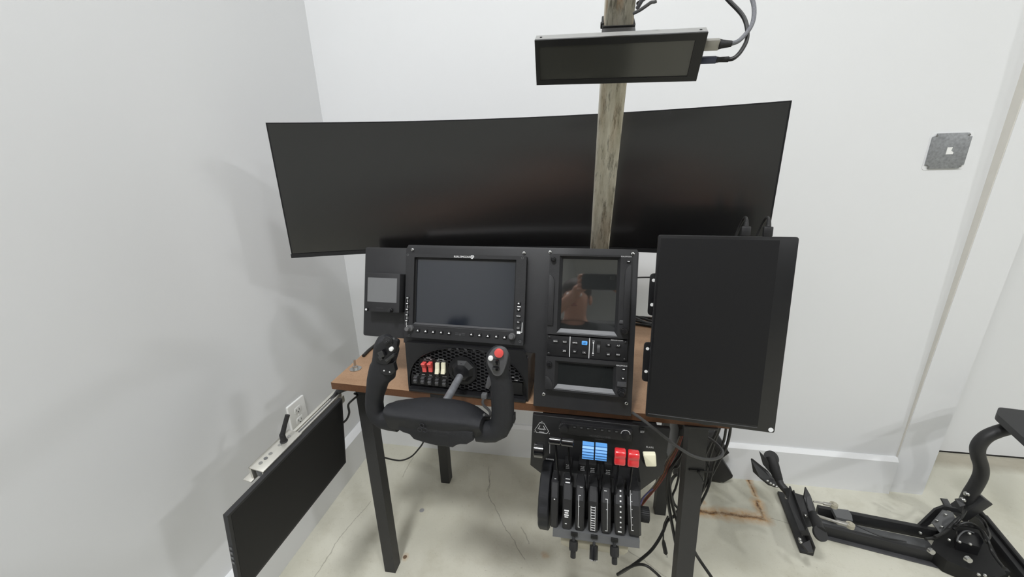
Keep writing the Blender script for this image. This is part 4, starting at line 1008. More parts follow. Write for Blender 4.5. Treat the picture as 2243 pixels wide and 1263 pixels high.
for u, v in ((1244, 1018), (1276, 1022), (1298, 1026), (1332, 1030)):
    x, z = FT.at(u, v, .03); tx.text('FLAP', .0042, x, z, -.03).text('SPEED', .0034, x, z-.005, -.03).text('BRAKE', .0034, x, z-.009, -.03)
tx.build('detent_lettering', 'white', tq, smooth=0)
for u in (1244, 1276, 1298, 1332):
    x, z = FT.at(u, 1022, .028); MB().box((x, -.014, z-.003), (.018, .030, .022), .002).build('detent_block', 'deep', tq)
# levers
axz = FT.p3(1300, 1120, .03).z
def lever(slot_u, ku, kv, off, kind, w_):
    kx, kz = FT.at(ku, kv, off); sx_ = FT.at(slot_u, 1100, .05)[0]
    root_ = V((sx_, -.03, axz)); tip = V((kx, -off+.008, kz-.010))
    lv = MB(); side = V((1, 0, 0)); mid_ = V(((sx_+kx)/2, -off*.75, (kz+axz)/2+.012))
    lv.tube([root_, mid_, tip], [(.0022, .009), (.0022, .008), (.0024, .007)], 8, up=(1, 0, 0))
    l_ = lv.build('lever', 'satin', tq)
    return l_, kx, kz
LV = [('roll', 1228, 1216, 964, .0265), ('roll', 1257, 1243.5, 968, .0265), ('blue', 1285, 1288, 988.5, .0232), ('blue', 1313, 1316.5, 991.5, .0232), ('red', 1341, 1358, 1001.5, .0222), ('red', 1371, 1387.5, 1005.5, .0222)]
for kind, su, ku, kv, w_ in LV:
    off = .105 if kind != 'roll' else .085
    l_, kx, kz = lever(su, ku, kv, off, kind, w_)
    if kind == 'roll':
        k_ = MB().tube([(kx-w_/2, -off, kz), (kx-w_/2+.002, -off, kz), (kx+w_/2-.002, -off, kz), (kx+w_/2, -off, kz)], [.0075, .0092, .0092, .0075], 20)
        k_.build('lever_knob', 'gloss', l_, label='glossy black knob')
    elif kind == 'blue':
        H_ = .033; n_ = 5
        prof = [(-off+.010, -H_/2)]
        for j in range(21): t_ = j/20; prof.append((-off-.004-.0014*math.cos(t_*n_*2*PI)+.003*(2*t_-1)**2, -H_/2+H_*t_))
        prof.append((-off+.010, H_/2))
        vs = [(kx+s_*w_/2, a_, kz+b_) for s_ in (-1, 1) for a_, b_ in prof]; n = len(prof)
        MB().add(vs, [tuple(range(n)), tuple(range(2*n-1, n-1, -1))]+[(i, (i+1) % n, n+(i+1) % n, n+i) for i in range(n)]).build('lever_knob', 'blue', l_, smooth=25, label='ribbed blue knob')
    else:
        H_ = .034
        prof = [(-off+.012, -H_*.42), (-off+.002, -H_/2), (-off-.004, -H_*.45), (-off-.006, -H_*.30), (-off-.0035, -H_*.08), (-off-.0035, .02*H_), (-off-.007, H_*.2), (-off-.006, H_*.38), (-off-.002, H_*.48), (-off+.006, H_*.5), (-off+.012, H_*.42)]
        b = bmesh.new(); n = len(prof)
        va = [b.verts.new((kx-w_/2, a_, kz+b_)) for a_, b_ in prof]; vb = [b.verts.new((kx+w_/2, a_, kz+b_)) for a_, b_ in prof]
        b.faces.new(va); b.faces.new(vb[::-1])
        for i in range(n): b.faces.new((va[i], va[(i+1) % n], vb[(i+1) % n], vb[i]))
        bmesh.ops.recalc_face_normals(b, faces=b.faces[:])
        bmesh.ops.bevel(b, geom=[e for e in b.edges if abs(e.verts[0].co.x-e.verts[1].co.x) < 1e-6], offset=.0025, segments=3, profile=.5, affect='EDGES')
        MB().bm(b).build('lever_knob', 'redknob', l_, smooth=50, label='glossy red knob')
# gear lever wheel, flap lever, trim wheel, side knob
kx, kz = FT.at(1181, 985, .05)
gl_ = MB().tube([(kx-.011, -.05, kz), (kx-.010, -.05, kz), (kx+.010, -.05, kz), (kx+.011, -.05, kz)], [.014, .0165, .0165, .014], 28)
gv = MB().tube([(kx, 0, kz-.05), (kx, -.03, kz-.035), (kx, -.05, kz)], .004, 10).build('gear_lever', 'satin', tq)
gl_.build('gear_knob', 'gloss', gv)
q = [FT.at(u, v, .06) for u, v in ((1408, 992), (1436, 992.5), (1437.5, 1018), (1414, 1018))]
fv = MB().tube([(q[0][0]+.014, 0, q[0][1]-.065), (q[0][0]+.014, -.035, q[0][1]-.045), (q[0][0]+.014, -.056, q[0][1]-.018)], .004, 10).build('flap_lever', 'satin', tq)
MB().prism(rnd_poly([V(p_) for p_ in q], .003), -.066, -.054, .002).build('flap_knob', 'cream', fv, label='cream flap lever knob')
wz = FT.at(1194, 1098, .05); wc = V((wz[0], -.014, wz[1]-.006)); RW = .079
vs = []; fs = []; N_ = 60
for j in range(N_):
    a_ = 2*PI*j/N_; rr = RW-.0028*(1 if math.sin(a_*12) > .2 else 0)
    for dx, k_ in ((-.0125, .95), (-.010, 1), (.010, 1), (.0125, .95)): vs.append((wc.x+dx, wc.y+math.cos(a_)*rr*k_, wc.z+math.sin(a_)*rr*k_))
for j in range(N_):
    for i in range(3): fs.append((j*4+i, j*4+i+1, ((j+1) % N_)*4+i+1, ((j+1) % N_)*4+i))
fs += [tuple(j*4 for j in range(N_)), tuple(j*4+3 for j in range(N_-1, -1, -1))]
MB().add(vs, fs).build('trim_wheel', 'grip', tq, smooth=30)
p_ = FT.p3(1401, 1124, .05); p2_ = FT.p3(1421, 1127, .05)
kb = MB().tube([p_-V((.01, 0, 0)), p_, p2_, p2_+V((.001, 0, 0))], [.0125, .0155, .0152, .013], 24)
for i in range(24):
    a_ = i*2*PI/24; sd_ = V((0, math.cos(a_)*.0155, math.sin(a_)*.0155)); kb.tube([p_+sd_, p2_+sd_], .0009, 4)
kb.build('side_knob', 'rubber', tq)

# ================================================================== PORTRAIT MONITOR
po = EYE+(V((.1426, .7461, -.1249))+V((.3656, .6712, -.4777)))/2
FV = Frame(po, ex=(.9953, -.0972, .0024), n=(-.0965, -.9843, .1478))
pm = thing('portrait_monitor', 'black portable monitor standing upright at the right of the instrument panel', 'monitor', FV)
PWm, PHm = .1125, .1787
MB().prism(rrect(-PWm, -PHm, PWm, PHm, .005, 4), 0, .009, .0012).build('housing', 'satin', pm)
MB().rect(-PWm+.005, -PHm+.0105, PWm-.0285, PHm-.006, -.0004, .0015).build('screen', 'scr_matte', pm)
MB().rect(-PWm+.004, -PHm+.0065, PWm-.029, -PHm+.0078, -.0009, .0006).build('edge_highlight', 'bevel', pm)  # lighter strip stands in for the highlight along the bottom edge
x, z = FV.at(1688.5, 941)
MB().cyl((x, -.0003, z), (x, .0092, z), .0042, n=20).build('stand_hole', 'wall', pm)
bk = thing('monitor_bracket', 'black slotted bracket holding the portrait monitor, seen at its left edge', 'bracket', FV)
for va, vb, ua in ((598, 690, 1424), (748, 834, 1411)):
    a_ = FV.at(ua, va, -.014); b_ = FV.at(ua, vb, -.014); 
    o_ = rrect(a_[0], b_[1], a_[0]+.10, a_[1], .008, 4)
    pl_ = MB().prism(o_, .012, .0155, .0005).build('slotted_plate', 'satin', bk)
    for f_ in (.16, .74): zz = a_[1]+(b_[1]-a_[1])*f_; MB().cyl((a_[0]+.007, .0115, zz), (a_[0]+.007, .0121, zz), .0032, n=12).build('slot_hole', 'whitep', pl_)
fo = FV.loc((0, 0, 0))
dn = FV.M.to_3x3().inverted() @ V((0, 0, -1)); 
armtop = V((.02, .024, .02)); 
zfloor = FV.loc(V((po.x+.03, po.y+.10, ZT)))
MB().box((.0, .024, .0), (.08, .018, .22), .002).build('spine', 'leg', bk)
MB().tube([V((.0, .033, -.03)), V((.0, .09, -.06)), zfloor+V((0, 0, .004))], .012, 12).build('arm', 'leg', bk)
MB().cyl(zfloor, zfloor-dn*.010, .04, n=24).build('foot', 'leg', bk)
# usb plugs on top of the portrait monitor
for i, (u, lab) in enumerate(((1634, 'left black cable plug on top edge of the portrait monitor'), (1683, 'right black cable plug on top edge of the portrait monitor'))):
    x, z = FV.at(u, 515); t_ = thing('cable_plug', lab, 'plug', Frame(FV.M @ V((x, .0045, PHm)), ex=FV.ex, n=-FV.ey), group='plugs on the portrait monitor')
    MB().box((0, 0, .0085), (.0145, .008, .017), .0015).build('plug_body', 'plastic', t_)
    MB().tube([(0, 0, .017), (0, 0, .021), (0, 0, .026), (0, 0, .029)], [.0042, .0038, .0032, .0028], 12).build('strain_relief', 'rubber', t_)
    MB().tube(smooth_path([(0, 0, .027), (0, .006, .032), (0, .018, .030), (-.004, .028, .012), (-.01, .032, -.03), (-.02, .05, -.2)], 5), .0026, 8).build('cord', 'cable', t_)

# ================================================================== SIDE MONITOR (left, under the table edge)
sS = .355/.5
c0 = [V((-.9405, .6927, -.9029)), V((-.8946, 1.1871, -.8437)), V((-.9246, 1.1812, -1.1462)), V((-.9704, .6868, -1.2054))]
c0 = [EYE+p*sS for p in c0]
exs = (c0[1]-c0[0]+c0[2]-c0[3]).normalized(); ups = (c0[0]-c0[3]+c0[1]-c0[2]).normalized()
FS = Frame(sum(c0, V())/4, ex=exs, n=exs.cross(ups)*(1 if exs.cross(ups).x > 0 else -1))
sm = thing('side_monitor', 'black flat monitor hanging beside the left wall below the table edge', 'monitor', FS)
q = [FS.loc(p) for p in c0]; print('side', q)
hw, hh = .1775, .108
sh = (FS.loc(c0[0]).x-FS.loc(c0[3]).x)/2
b8 = [(q[3].x, 0, q[3].z), (q[2].x, 0, q[2].z), (q[2].x, .011, q[2].z), (q[3].x, .011, q[3].z), (q[0].x, 0, q[0].z), (q[1].x, 0, q[1].z), (q[1].x, .011, q[1].z), (q[0].x, .011, q[0].z)]
MB().hexa(b8).build('housing', 'plate', sm, smooth=0)
def lerp2(a_, b_, t_): return a_+(b_-a_)*t_
def inq(s_, t_): return V((0, 0, 0)) + q[3].lerp(q[2], s_).lerp(q[0].lerp(q[1], s_), t_)
pr4 = [inq(.02, .03), inq(.985, .03), inq(.985, .97), inq(.02, .97)]
MB().prism([(p_.x, p_.z) for p_ in pr4], -.0004, .001).build('screen', 'scr_matte', sm)
for k in range(4):
    p_ = inq(0, .60-.06*k); MB().box((p_.x-.0004, .0055, p_.z), (.0012, .006, .006)).build('side_button', 'grey', sm)
# mounting rail behind its top edge
rl = thing('rail_mount', 'silver aluminium rail and clamp bracket holding the side monitor', 'mount', FS)
zr = max(q[0].z, q[1].z)
def atz(u, v, zc):
    d = FS.M.to_3x3().inverted() @ ray(u, v); o_ = FS.loc(EYE); t_ = (zc-o_.z)/d.z; return o_+d*t_
zt0 = zr+.004
e0, e1 = atz(546, 1024, zt0), atz(642, 952, zt0)
print('rail', e0, e1, atz(603, 950, zt0), atz(755, 858, zt0), atz(768, 866, zt0), q)
xl, xr_ = e0.x, atz(650, 945, zt0).x
yw = .040
MB().box(((xl+xr_)/2, .012+yw/2, zt0-.0015), (xr_-xl, yw, .003), .0004).box(((xl+xr_)/2, .012+yw-.003, zt0-.018), (xr_-xl, .006, .036), .0004).box(((xl+xr_)/2-.004, .012+yw+.005, zt0-.036), (xr_-xl+.008, .022, .003), .0004).box(((xl+xr_)/2, .012+.003, zt0-.008), (xr_-xl, .003, .013), .0004).build('channel_bracket', 'alu', rl)
xe = q[1].x+.02
MB().box(((xl+.01+xe)/2, .012+.012, zt0-.012), (xe-xl-.01, .014, .016), .0008).build('slotted_rail', 'alu', rl)
MB().box(((xr_+xe)/2, .012+.012, zt0-.0036), (xe-xr_, .0035, .0016)).build('rail_groove', 'grey', rl)
MB().box(((xr_+xe)/2, .012+.026, zt0-.010), (xe-xr_, .008, .012), .0005).build('rail_backer', 'alu', rl)
for u, v, mt in ((571, 1014, 'steel'), (582, 1003.5, 'grey'), (592.5, 993.5, 'steel'), (613, 974.5, 'steel'), (633, 955.5, 'steel')):
    p_ = atz(u, v, zt0); MB().cyl((p_.x, p_.y, zt0-.0005), (p_.x, p_.y, zt0+.0012), .0042, n=14).build('screw', mt, rl)
p_ = atz(622, 966, zt0)
hd = MB().tube([(p_.x, p_.y, zt0), (p_.x, p_.y, zt0+.002), (p_.x, p_.y, zt0+.003), (p_.x, p_.y, zt0+.021), (p_.x, p_.y, zt0+.024)], [.0085, .0085, .0068, .0062, .0052], 18).build('clamp_handle', 'rubber', rl)
hl = atz(630, 908, zt0+.062)
MB().tube([(p_.x, p_.y, zt0+.019), (p_.x+(hl.x-p_.x)*.5, p_.y+(hl.y-p_.y)*.5, zt0+.042), (hl.x, hl.y, zt0+.062)], [(.0042, .006), (.0038, .0052), (.0042, .0055)], 10).build('lever_arm', 'rubber', hd)
MB().box((xl+.006, .012+.014, zt0-.013), (.010, .018, .018), .001).build('end_block', 'grey', rl)
# hanger that carries the rail up to the table's underside
hg_w = [V((xe-.012, .024, zt0-.006))]
top_w = FS.loc(V((onZ(770, 852, ZT-.021).x+.006, .86, ZT-.02)))
MB().tube([V((xe-.03, .026, zt0-.010)), V((xe-.004, .026, zt0+.0)), top_w], .007, 10).build('hanger', 'leg', rl)
p_ = FS.loc(V((-.60, .86, ZT-.024))); 
MB().box(q[1]+V((.012, .016, -.018)), (.016, .014, .022), .002).build('hinge_bracket', 'alu', rl)
# cable dropping behind the far end of that monitor
cpts = [onY(u, v, Y) for u, v, Y in ((776, 861, .865), (783, 866, .86), (774, 874, .85), (763, 886, .84), (765, 903, .838), (760, 917, .834), (752, 925, .83))]
def cable(name, label, pts, r, mt='cable', n=5, cat='cable', group=None):
    o_ = V(pts[0]); mb = MB().tube(smooth_path(rel(pts, o_), n), r, 8)
    ob_ = mb.build(name, mt); ob_.location = o_; return tag(ob_, label, cat, group)
cable('black_cable', 'thin black cable looping behind the far end of the side monitor', cpts, .003)

# ================================================================== CABLES
# overhead display leads
hc = thing('video_cable', 'braided grey cable with silver plug in the upper socket of the overhead display', 'cable', FO)
p_ = FO.loc(onY(1546, 104, FO.o.y)); za = FO.at(1546, 104)[1]
def plug(root, za, w1, h1, d1, mt, relief, path, r, mtc):
    MB().box((ow+w1/2, .010, za), (w1, d1, h1), .0012).build('plug', mt, root)
    MB().tube([(ow+w1, .010, za), (ow+w1+.004, .010, za), (ow+w1+.016, .010, za)], [h1*.48, h1*.40, r*1.3], 12).build('strain_relief', 'rubber', root)
    pts = [(ow+w1+.014, .010, za)]+[tuple(FO.loc(p_)) for p_ in path]
    MB().tube(smooth_path(pts, 6), r, 10).build('cord', mtc, root)
yO = FO.o.y
plug(hc, za, .020, .0135, .009, 'hdmi', 0, [onY(u, v, Y) for u, v, Y in ((1620, 88, yO+.01), (1645, 58, yO+.02), (1652, 25, yO+.03), (1645, -8, yO+.04), (1620, -50, yO+.05), (1560, -90, yO+.05), (1470, -80, yO+.04), (1420, -20, yO+.03), (1396, 18, yO+.05))], .0029, 'braid')
uc = thing('power_cable', 'black cable with dark blue plug in the lower socket of the overhead display', 'cable', FO)
za2 = FO.at(1537, 138)[1]
plug(uc, za2, .022, .0085, .007, 'usbblue', 0, [onY(u, v, Y) for u, v, Y in ((1608, 127, yO+.004), (1625, 109, yO+.01), (1637, 80, yO+.02), (1630, 40, yO+.03), (1600, 5, yO+.04), (1560, -30, yO+.05), (1480, -60, yO+.05), (1420, -10, yO+.04), (1397, 8, yO+.055))], .0028, 'cable')
cable('hook_cable', 'black cable end with a small hook beside the top of the post', [onY(u, v, Y) for u, v, Y in ((1388, 29, .66), (1402, 22, .65), (1418, 11, .64), (1427, 5, .635), (1434, 4, .633), (1438, 2, .632))], .0022, 'gcable')
# cables lying on the table behind the panel
grp = 'cables at the back of the table'
for i, (a_, b_, c_) in enumerate((((1385, 678, 1.30), (1410, 688, 1.30), (1440, 700, 1.30)), ((1385, 687, 1.27), (1408, 697, 1.27), (1440, 707, 1.26)), ((1385, 694, 1.25), (1410, 704, 1.25), (1440, 711, 1.24)), ((1385, 701, 1.22), (1410, 706, 1.22), (1440, 715, 1.22)), ((1385, 708, 1.2), (1410, 711, 1.2), (1440, 716, 1.2)))):
    pts = [onZ(u, v, ZT+.006+.003*(i % 2)) for u, v, Y in (a_, b_, c_)]; pts = [pts[0]+(pts[0]-pts[1])*2.5]+pts+[pts[2]+(pts[2]-pts[1])*1.5]
    for p_ in pts: p_.y = min(max(p_.y, 1.0), 1.38)
    cable('black_cable', ['topmost of the black cables bunched at the back of the table', 'second black cable from the top of the bunch at the back of the table', 'grey cable in the middle of the bunch at the back of the table', 'fourth cable down in the bunch at the back of the table', 'lowest black cable of the bunch at the back of the table'][i], pts, .0048, 'cable' if i != 2 else 'gcable', group=grp)
cable('thin_wire', 'thin black wire stretched between instrument panel and portrait monitor', [onY(u, v, .96) for u, v in ((1375, 610), (1400, 607.5), (1430, 607), (1450, 606))], .0018)
ep = [onZ(u, v, ZT+.004) for u, v in ((793, 779), (806, 766), (824, 752), (842, 740), (858, 733))]
cable('edge_cable', 'black cable lying along the left edge of the tabletop', [V((p_.x+.004, p_.y, ZT+.0045)) for p_ in ep], .0045)
cable('black_cable', 'thin black cable looping below the yoke near the left table leg', [onY(u, v, Y) for u, v, Y in ((838, 1000, .93), (855, 1005, .95), (878, 1008, .97), (900, 1000, .98), (916, 984, .98), (928, 966, .98), (938, 930, .98), (945, 880, .97))], .0026)
# grey looped lead in front of the right leg
cable('grey_lead', 'grey lead looping in front of the right front table leg', [onY(u, v, Y) for u, v, Y in ((1385, 903, .765), (1412, 922, .760), (1445, 948, .752), (1480, 975, .748), (1516, 997, .75), (1552, 1006, .76), (1576, 1001, .78), (1583, 990, .80), (1574, 976, .83), (1560, 964, .85), (1548, 957, .86))], .0034, 'gcable')
tie = thing('zip_tie', 'black zip tie wrapped round the right front table leg', 'zip tie', loc=(.293, .82, .56))
zz = onY(1530, 1029, .8).z; tie.location = (.2935, .82, zz); w_ = .0215
MB().ring([(-w_-.003, -.0215-.002), (w_+.003, -.0235), (w_+.003, .0235), (-w_-.003, .0235)], [(-w_-.0015, -.0215), (w_+.0015, -.0215), (w_+.0015, .0215), (-w_-.0015, .0215)], -.0022, .0022, ROTZ).build('band', 'deep', tie, smooth=0)
MB().box((-.004, -.025, -.001), (.006, .004, .006), .0005).tube([(-.004, -.026, -.003), (.002, -.034, -.010), (.008, -.036, -.022)], .0012, 6).build('buckle', 'deep', tie)
def cab2(name, label, px, r, mt='cable', group=None): return cable(name, label, [onY(u, v, Y) for u, v, Y in px], r, mt, group=group)
g_ = 'black cables hanging behind the right front table leg'
lbs = ['second black cable from the right leg among four hanging under the portrait monitor', 'third black cable from the right leg among four hanging under the portrait monitor', 'outermost black cable of the four hanging under the portrait monitor', 'black cable closest to the right leg of the four hanging under the portrait monitor']
lb = iter(lbs)
cab2('black_cable', next(lb), ((1585, 900, .95), (1577, 935, .96), (1565, 968, .97), (1552, 1010, .97), (1543, 1060, .96), (1528, 1100, .95), (1512, 1150, .93)), .0036, group=g_)
cab2('black_cable', next(lb), ((1593, 905, .97), (1590, 940, .98), (1583, 972, .99), (1565, 1010, .99), (1556, 1050, .98), (1548, 1075, .97), (1530, 1110, .96)), .0036, group=g_)
cab2('black_cable', next(lb), ((1602, 905, .98), (1599, 945, .99), (1590, 980, 1.0), (1572, 1015, 1.0), (1556, 1045, .99), (1540, 1072, .98), (1526, 1095, .97)), .0040, group=g_)
cab2('black_cable', next(lb), ((1575, 905, .94), (1572, 938, .945), (1556, 972, .95), (1544, 1000, .95), (1538, 1040, .94), (1520, 1090, .93)), .0036, group=g_)
cab2('black_cable', 'black cable hanging straight down left of the right front leg', ((1500, 930, .90), (1494, 985, .89), (1478, 1012, .88), (1465, 1035, .88), (1462, 1075, .88), (1466, 1113, .87), (1477, 1173, .86), (1486, 1216, .86), (1500, 1262, .90), (1520, 1300, .95)), .0042)
cab2('black_cable', 'black cable bowed out left of the right front leg and tucked behind it', ((1504, 940, .90), (1488, 1014, .90), (1472, 1025, .90), (1466, 1050, .90), (1470, 1092, .89), (1480, 1130, .89), (1490, 1155, .89), (1503, 1170, .90)), .0046)
cab2('grey_cable', 'grey cable in a small arch beside the right front leg', ((1470, 1100, .93), (1467, 1068, .93), (1473, 1048, .93), (1483, 1038, .93), (1496, 1034, .94)), .0042, 'gcable')
cab2('black_cable', 'black cable with moulded joint curving left of the right front leg', ((1488, 1010, .92), (1487, 1040, .92), (1480, 1068, .92), (1473, 1085, .91), (1476, 1100, .91), (1484, 1112, .91), (1492, 1118, .91)), .0032)
cab2('black_cable', 'black cable running from the right leg down to the floor in front', ((1497, 1055, .92), (1491, 1080, .92), (1489, 1108, .91), (1478, 1128, .90), (1462, 1140, .89), (1453, 1162, .88), (1440, 1186, .87), (1422, 1209, .86), (1388, 1236, .85), (1352, 1258, .845)), .0042)
cab2('black_cable', 'black cable arching across the bottom edge below the throttle', ((1352, 1258, .845), (1372, 1245, .84), (1396, 1236, .835), (1415, 1238, .83), (1432, 1250, .825), (1450, 1268, .82), (1475, 1300, .81)), .0036)
cab2('black_cable', 'black cable crossing the floor right of the right front leg', ((1505, 1170, .96), (1520, 1205, .95), (1532, 1225, .95), (1545, 1244, .94), (1560, 1266, .93), (1580, 1300, .92)), .0048)
dg = thing('usb_lead', 'dangling black lead with a silver tipped plug left of the right leg', 'cable', loc=onY(1453, 1165, .88))
dl = lambda u, v: onY(u, v, .88)-V(dg.location)
MB().tube(smooth_path([dl(1463, 1130), dl(1454, 1150), dl(1453, 1170), dl(1453, 1186)], 5), .0022, 8).build('cord', 'cable', dg)
MB().tube([dl(1453, 1182), dl(1454, 1190), dl(1458, 1210), dl(1458.5, 1212)], [.003, .0055, .0058, .004], 10).build('plug', 'rubber', dg)
MB().tube([dl(1458.5, 1211), dl(1460.5, 1219)], [.003, .003], 8).build('plug_tip', 'steel', dg)
# coloured wires
wb = thing('wire_bundle', 'bundle of thin coloured wires below the right end of the throttle', 'wires', loc=onY(1470, 1000, .86))
for i, (mt, du) in enumerate((('wire_b', -4), ('wire_o', 0), ('wire_b', 3), ('wire_r', 6), ('wire_g', -7))):
    pts = [onY(u+du*f_, v, Y)-V(wb.location) for u, v, Y, f_ in ((1492, 955, .86, .5), (1480, 985, .87, .7), (1465, 1010, .88, 1), (1452, 1040, .89, .9), (1435, 1066, .90, .8), (1412, 1092, .90, 1), (1399, 1112, .89, .6))]
    MB().tube(smooth_path(pts, 4), .0014, 6).build('wire', mt, wb)
pts = [onY(u, v, .89)-V(wb.location) for u, v in ((1430, 1070), (1412, 1086), (1402, 1106))]; MB().tube(smooth_path(pts, 4), .002, 6).build('wire', 'wire_v', wb)

# ================================================================== BLACK BOX UNITS BEHIND THE RIGHT LEG
def prism_on(poly, Y, depth, slant=0):
    f_ = [onY(u, v, Y) for u, v in poly]; return f_
pb = thing('power_supply', 'black slab power supply standing between the right legs of the table', 'power supply', loc=(.33, 1.05, 0))
def c8(x, y): return 1460+x/7.015, 900+y/7.015
o_ = V(pb.location); Yp = 1.02
f_ = [onY(*c8(x, y), Yp) for x, y in ((188, 268), (320, 255), (320, 1003), (200, 995))]
xs0, xs1 = f_[0].x, f_[1].x+.06; zz1, zz0 = f_[0].z, f_[3].z
MB().box(V(((xs0+xs1)/2, Yp+.05, (zz0+zz1)/2))-o_, (xs1-xs0, .10, zz1-zz0), .004).build('case', 'satin', pb)
MB().box(V((xs0+.03, Yp+.05, (zz1+ZT-.02)/2))-o_, (.03, .012, ZT-.02-zz1)).build('hanger', 'leg', pb)
cv = [c8(190, 290), c8(205, 350), c8(210, 480), c8(165, 520), c8(120, 560), c8(150, 460), c8(178, 380)]
vsf = [onY(u, v, Yp+.03)-o_ for u, v in cv]; vsb = [p_+V((0, .03, 0)) for p_ in vsf]; n = len(cv)
MB().add(vsf+vsb, [tuple(range(n)), tuple(range(2*n-1, n-1, -1))]+[(i, (i+1) % n, n+(i+1) % n, n+i) for i in range(n)]).build('side_cowl', 'grey', pb, smooth=0)
sb = thing('subwoofer', 'angular black speaker box on the floor behind the right front leg', 'speaker', loc=(.62, 1.33, 0))
o_ = V(sb.location)
def wedge(poly, Y, dep, name, mt, bev=.004):
    P = [onY(*c8(x, y), Y) for x, y in poly]
    return MB().prism([(p_.x-o_.x, p_.z-o_.z) for p_ in P], Y-o_.y, Y-o_.y+dep, bev).build(name, mt, sb)
YB2 = min(1.44, onZ(*c8(880, 1105), 0).y)
w1 = wedge([(600, 790), (850, 730), (1025, 1000), (1015, 1030), (880, 1105), (600, 1050)], YB2, .036, 'lower_box', 'plastic')
wedge([(640, 330), (745, 320), (830, 420), (968, 645), (860, 725), (620, 800)], YB2+.004, .032, 'upper_box', 'leg')
wedge([(690, 480), (880, 545), (965, 645), (862, 722), (800, 700)], YB2-.006, .012, 'front_strip', 'deep', .001)

# ================================================================== RUDDER PEDAL FRAME
rp = thing('pedal_frame', 'black steel rudder pedal frame on the concrete floor at the right', 'pedals', loc=(1.1, 1.25, 0))
o_ = V(rp.location)
def rel1(p_): return V(p_)-o_
def Z(u, v, z): return onZ(u, v, z)
def beam(p0, p1, w_, h_, name, mt='leg', z0=0.0, bev=.002):
    p0, p1 = V(p0), V(p1); d_ = p1-p0; d_.z = 0; L = d_.length; a_ = math.atan2(d_.y, d_.x); c_ = (p0+p1)/2
    X = Matrix.Translation(V((c_.x, c_.y, z0+h_/2))-o_) @ Matrix.Rotation(a_, 4, 'Z')
    return MB().box((0, 0, 0), (L, w_, h_), bev, X=X).build(name, mt, rp)
# cross bar (angle iron) lying on the floor
cb0, cb1 = Z(1714, 1082, 0), Z(1766, 1214, 0)
beam(cb0, cb1, .038, .012, 'cross_bar', 'leg')
dcb = (cb1-cb0).normalized(); ncb = V((-dcb.y, dcb.x, 0))
if ncb.x < 0: ncb = -ncb
a_ = cb0+ncb*.022+dcb*-.01; b_ = cb1+ncb*.018
beam(a_, b_, .006, .040, 'cross_bar_web', 'leg')
# rails
def P(u, v, z=0): return Z(u, v, z)
ra0, ra1 = P(1786, 1128, 0), P(2075, 1186, 0)
beam(ra0, ra1, .016, .045, 'rear_rail', 'leg')
fa0, fa1 = P(1795, 1167, 0), P(2200, 1268, 0)
beam(fa0, fa1, .016, .042, 'front_rail', 'leg')
beam(P(1800, 1172, 0), P(2190, 1272, 0), .030, .004, 'rail_flange', 'bevel')
mid0, mid1 = (ra0+fa0)/2, (P(2040, 1180)+P(2040, 1220))/2
beam(mid0, mid1, .05, .010, 'rail_web', 'rust_plate' if 0 else 'grey')
# left pedal pair: plates, tube and foot peg
def plate(pts, thick, name, mt='leg', Yd=None):
    """polygon of world points extruded by thick along its normal"""
    Pq = [V(p_)-o_ for p_ in pts]; nn = (Pq[1]-Pq[0]).cross(Pq[2]-Pq[0]).normalized()*thick; n = len(Pq)
    return MB().add(Pq+[p_+nn for p_ in Pq], [tuple(range(n)), tuple(range(2*n-1, n-1, -1))]+[(i, (i+1) % n, n+(i+1) % n, n+i) for i in range(n)]).build(name, mt, rp, smooth=0)
def cA(x, y): return 1640+x/4.858, 970+y/4.858
def YA(x, y, Y): return onY(*cA(x, y), Y)
pA_ = plate([YA(35, 160, 1.34), YA(210, 300, 1.33), YA(275, 390, 1.31), YA(310, 470, 1.29), YA(220, 440, 1.29), YA(140, 375, 1.30), YA(60, 300, 1.33)], .006, 'foot_plate')
plate([YA(112, 92, 1.35), YA(190, 170, 1.34), YA(250, 290, 1.33), YA(275, 375, 1.32), (YA(215, 300, 1.33)), YA(150, 225, 1.34)], .006, 'foot_plate')
MB().tube([rel1(YA(238, 150, 1.36)), rel1(YA(262, 230, 1.34)), rel1(YA(312, 385, 1.32))], [.019, .019, .016], 20).build('foot_peg', 'rubber', rp)
pc_ = rel1(YA(240, 158, 1.385)); ax_ = V((.1, -.7, .7)).normalized()*.003; MB().tube([pc_-ax_, pc_+ax_], [.027, .027], 24).build('peg_flange', 'rubber', rp)
MB().tube([rel1(YA(312, 380, 1.32)), rel1(YA(340, 440, 1.305)), rel1(YA(395, 500, 1.29)), rel1(YA(455, 570, 1.27))], [.014, .013, .013, .014], 14).build('pedal_arm', 'leg', rp)
for x, y, Y in ((232, 425, 1.285), (262, 442, 1.285), (295, 460, 1.285), (200, 400, 1.29), (460, 578, 1.235), (402, 582, 1.25), (565, 637, 1.2), (528, 735, 1.17), (550, 803, 1.15), (605, 770, 1.15), (545, 1020, 1.08), (553, 1050, 1.07)):
    p_ = rel1(YA(x, y, Y)); MB().ball(p_, .0055, 8, sc=(1, 1, .8)).build('bolt', 'steel', rp)
p_ = rel1(YA(460, 578, 1.245)); MB().tube([p_+V((0, .006, 0)), p_+V((0, -.004, 0))], [.013, .013], 16).build('bearing', 'steel', rp)
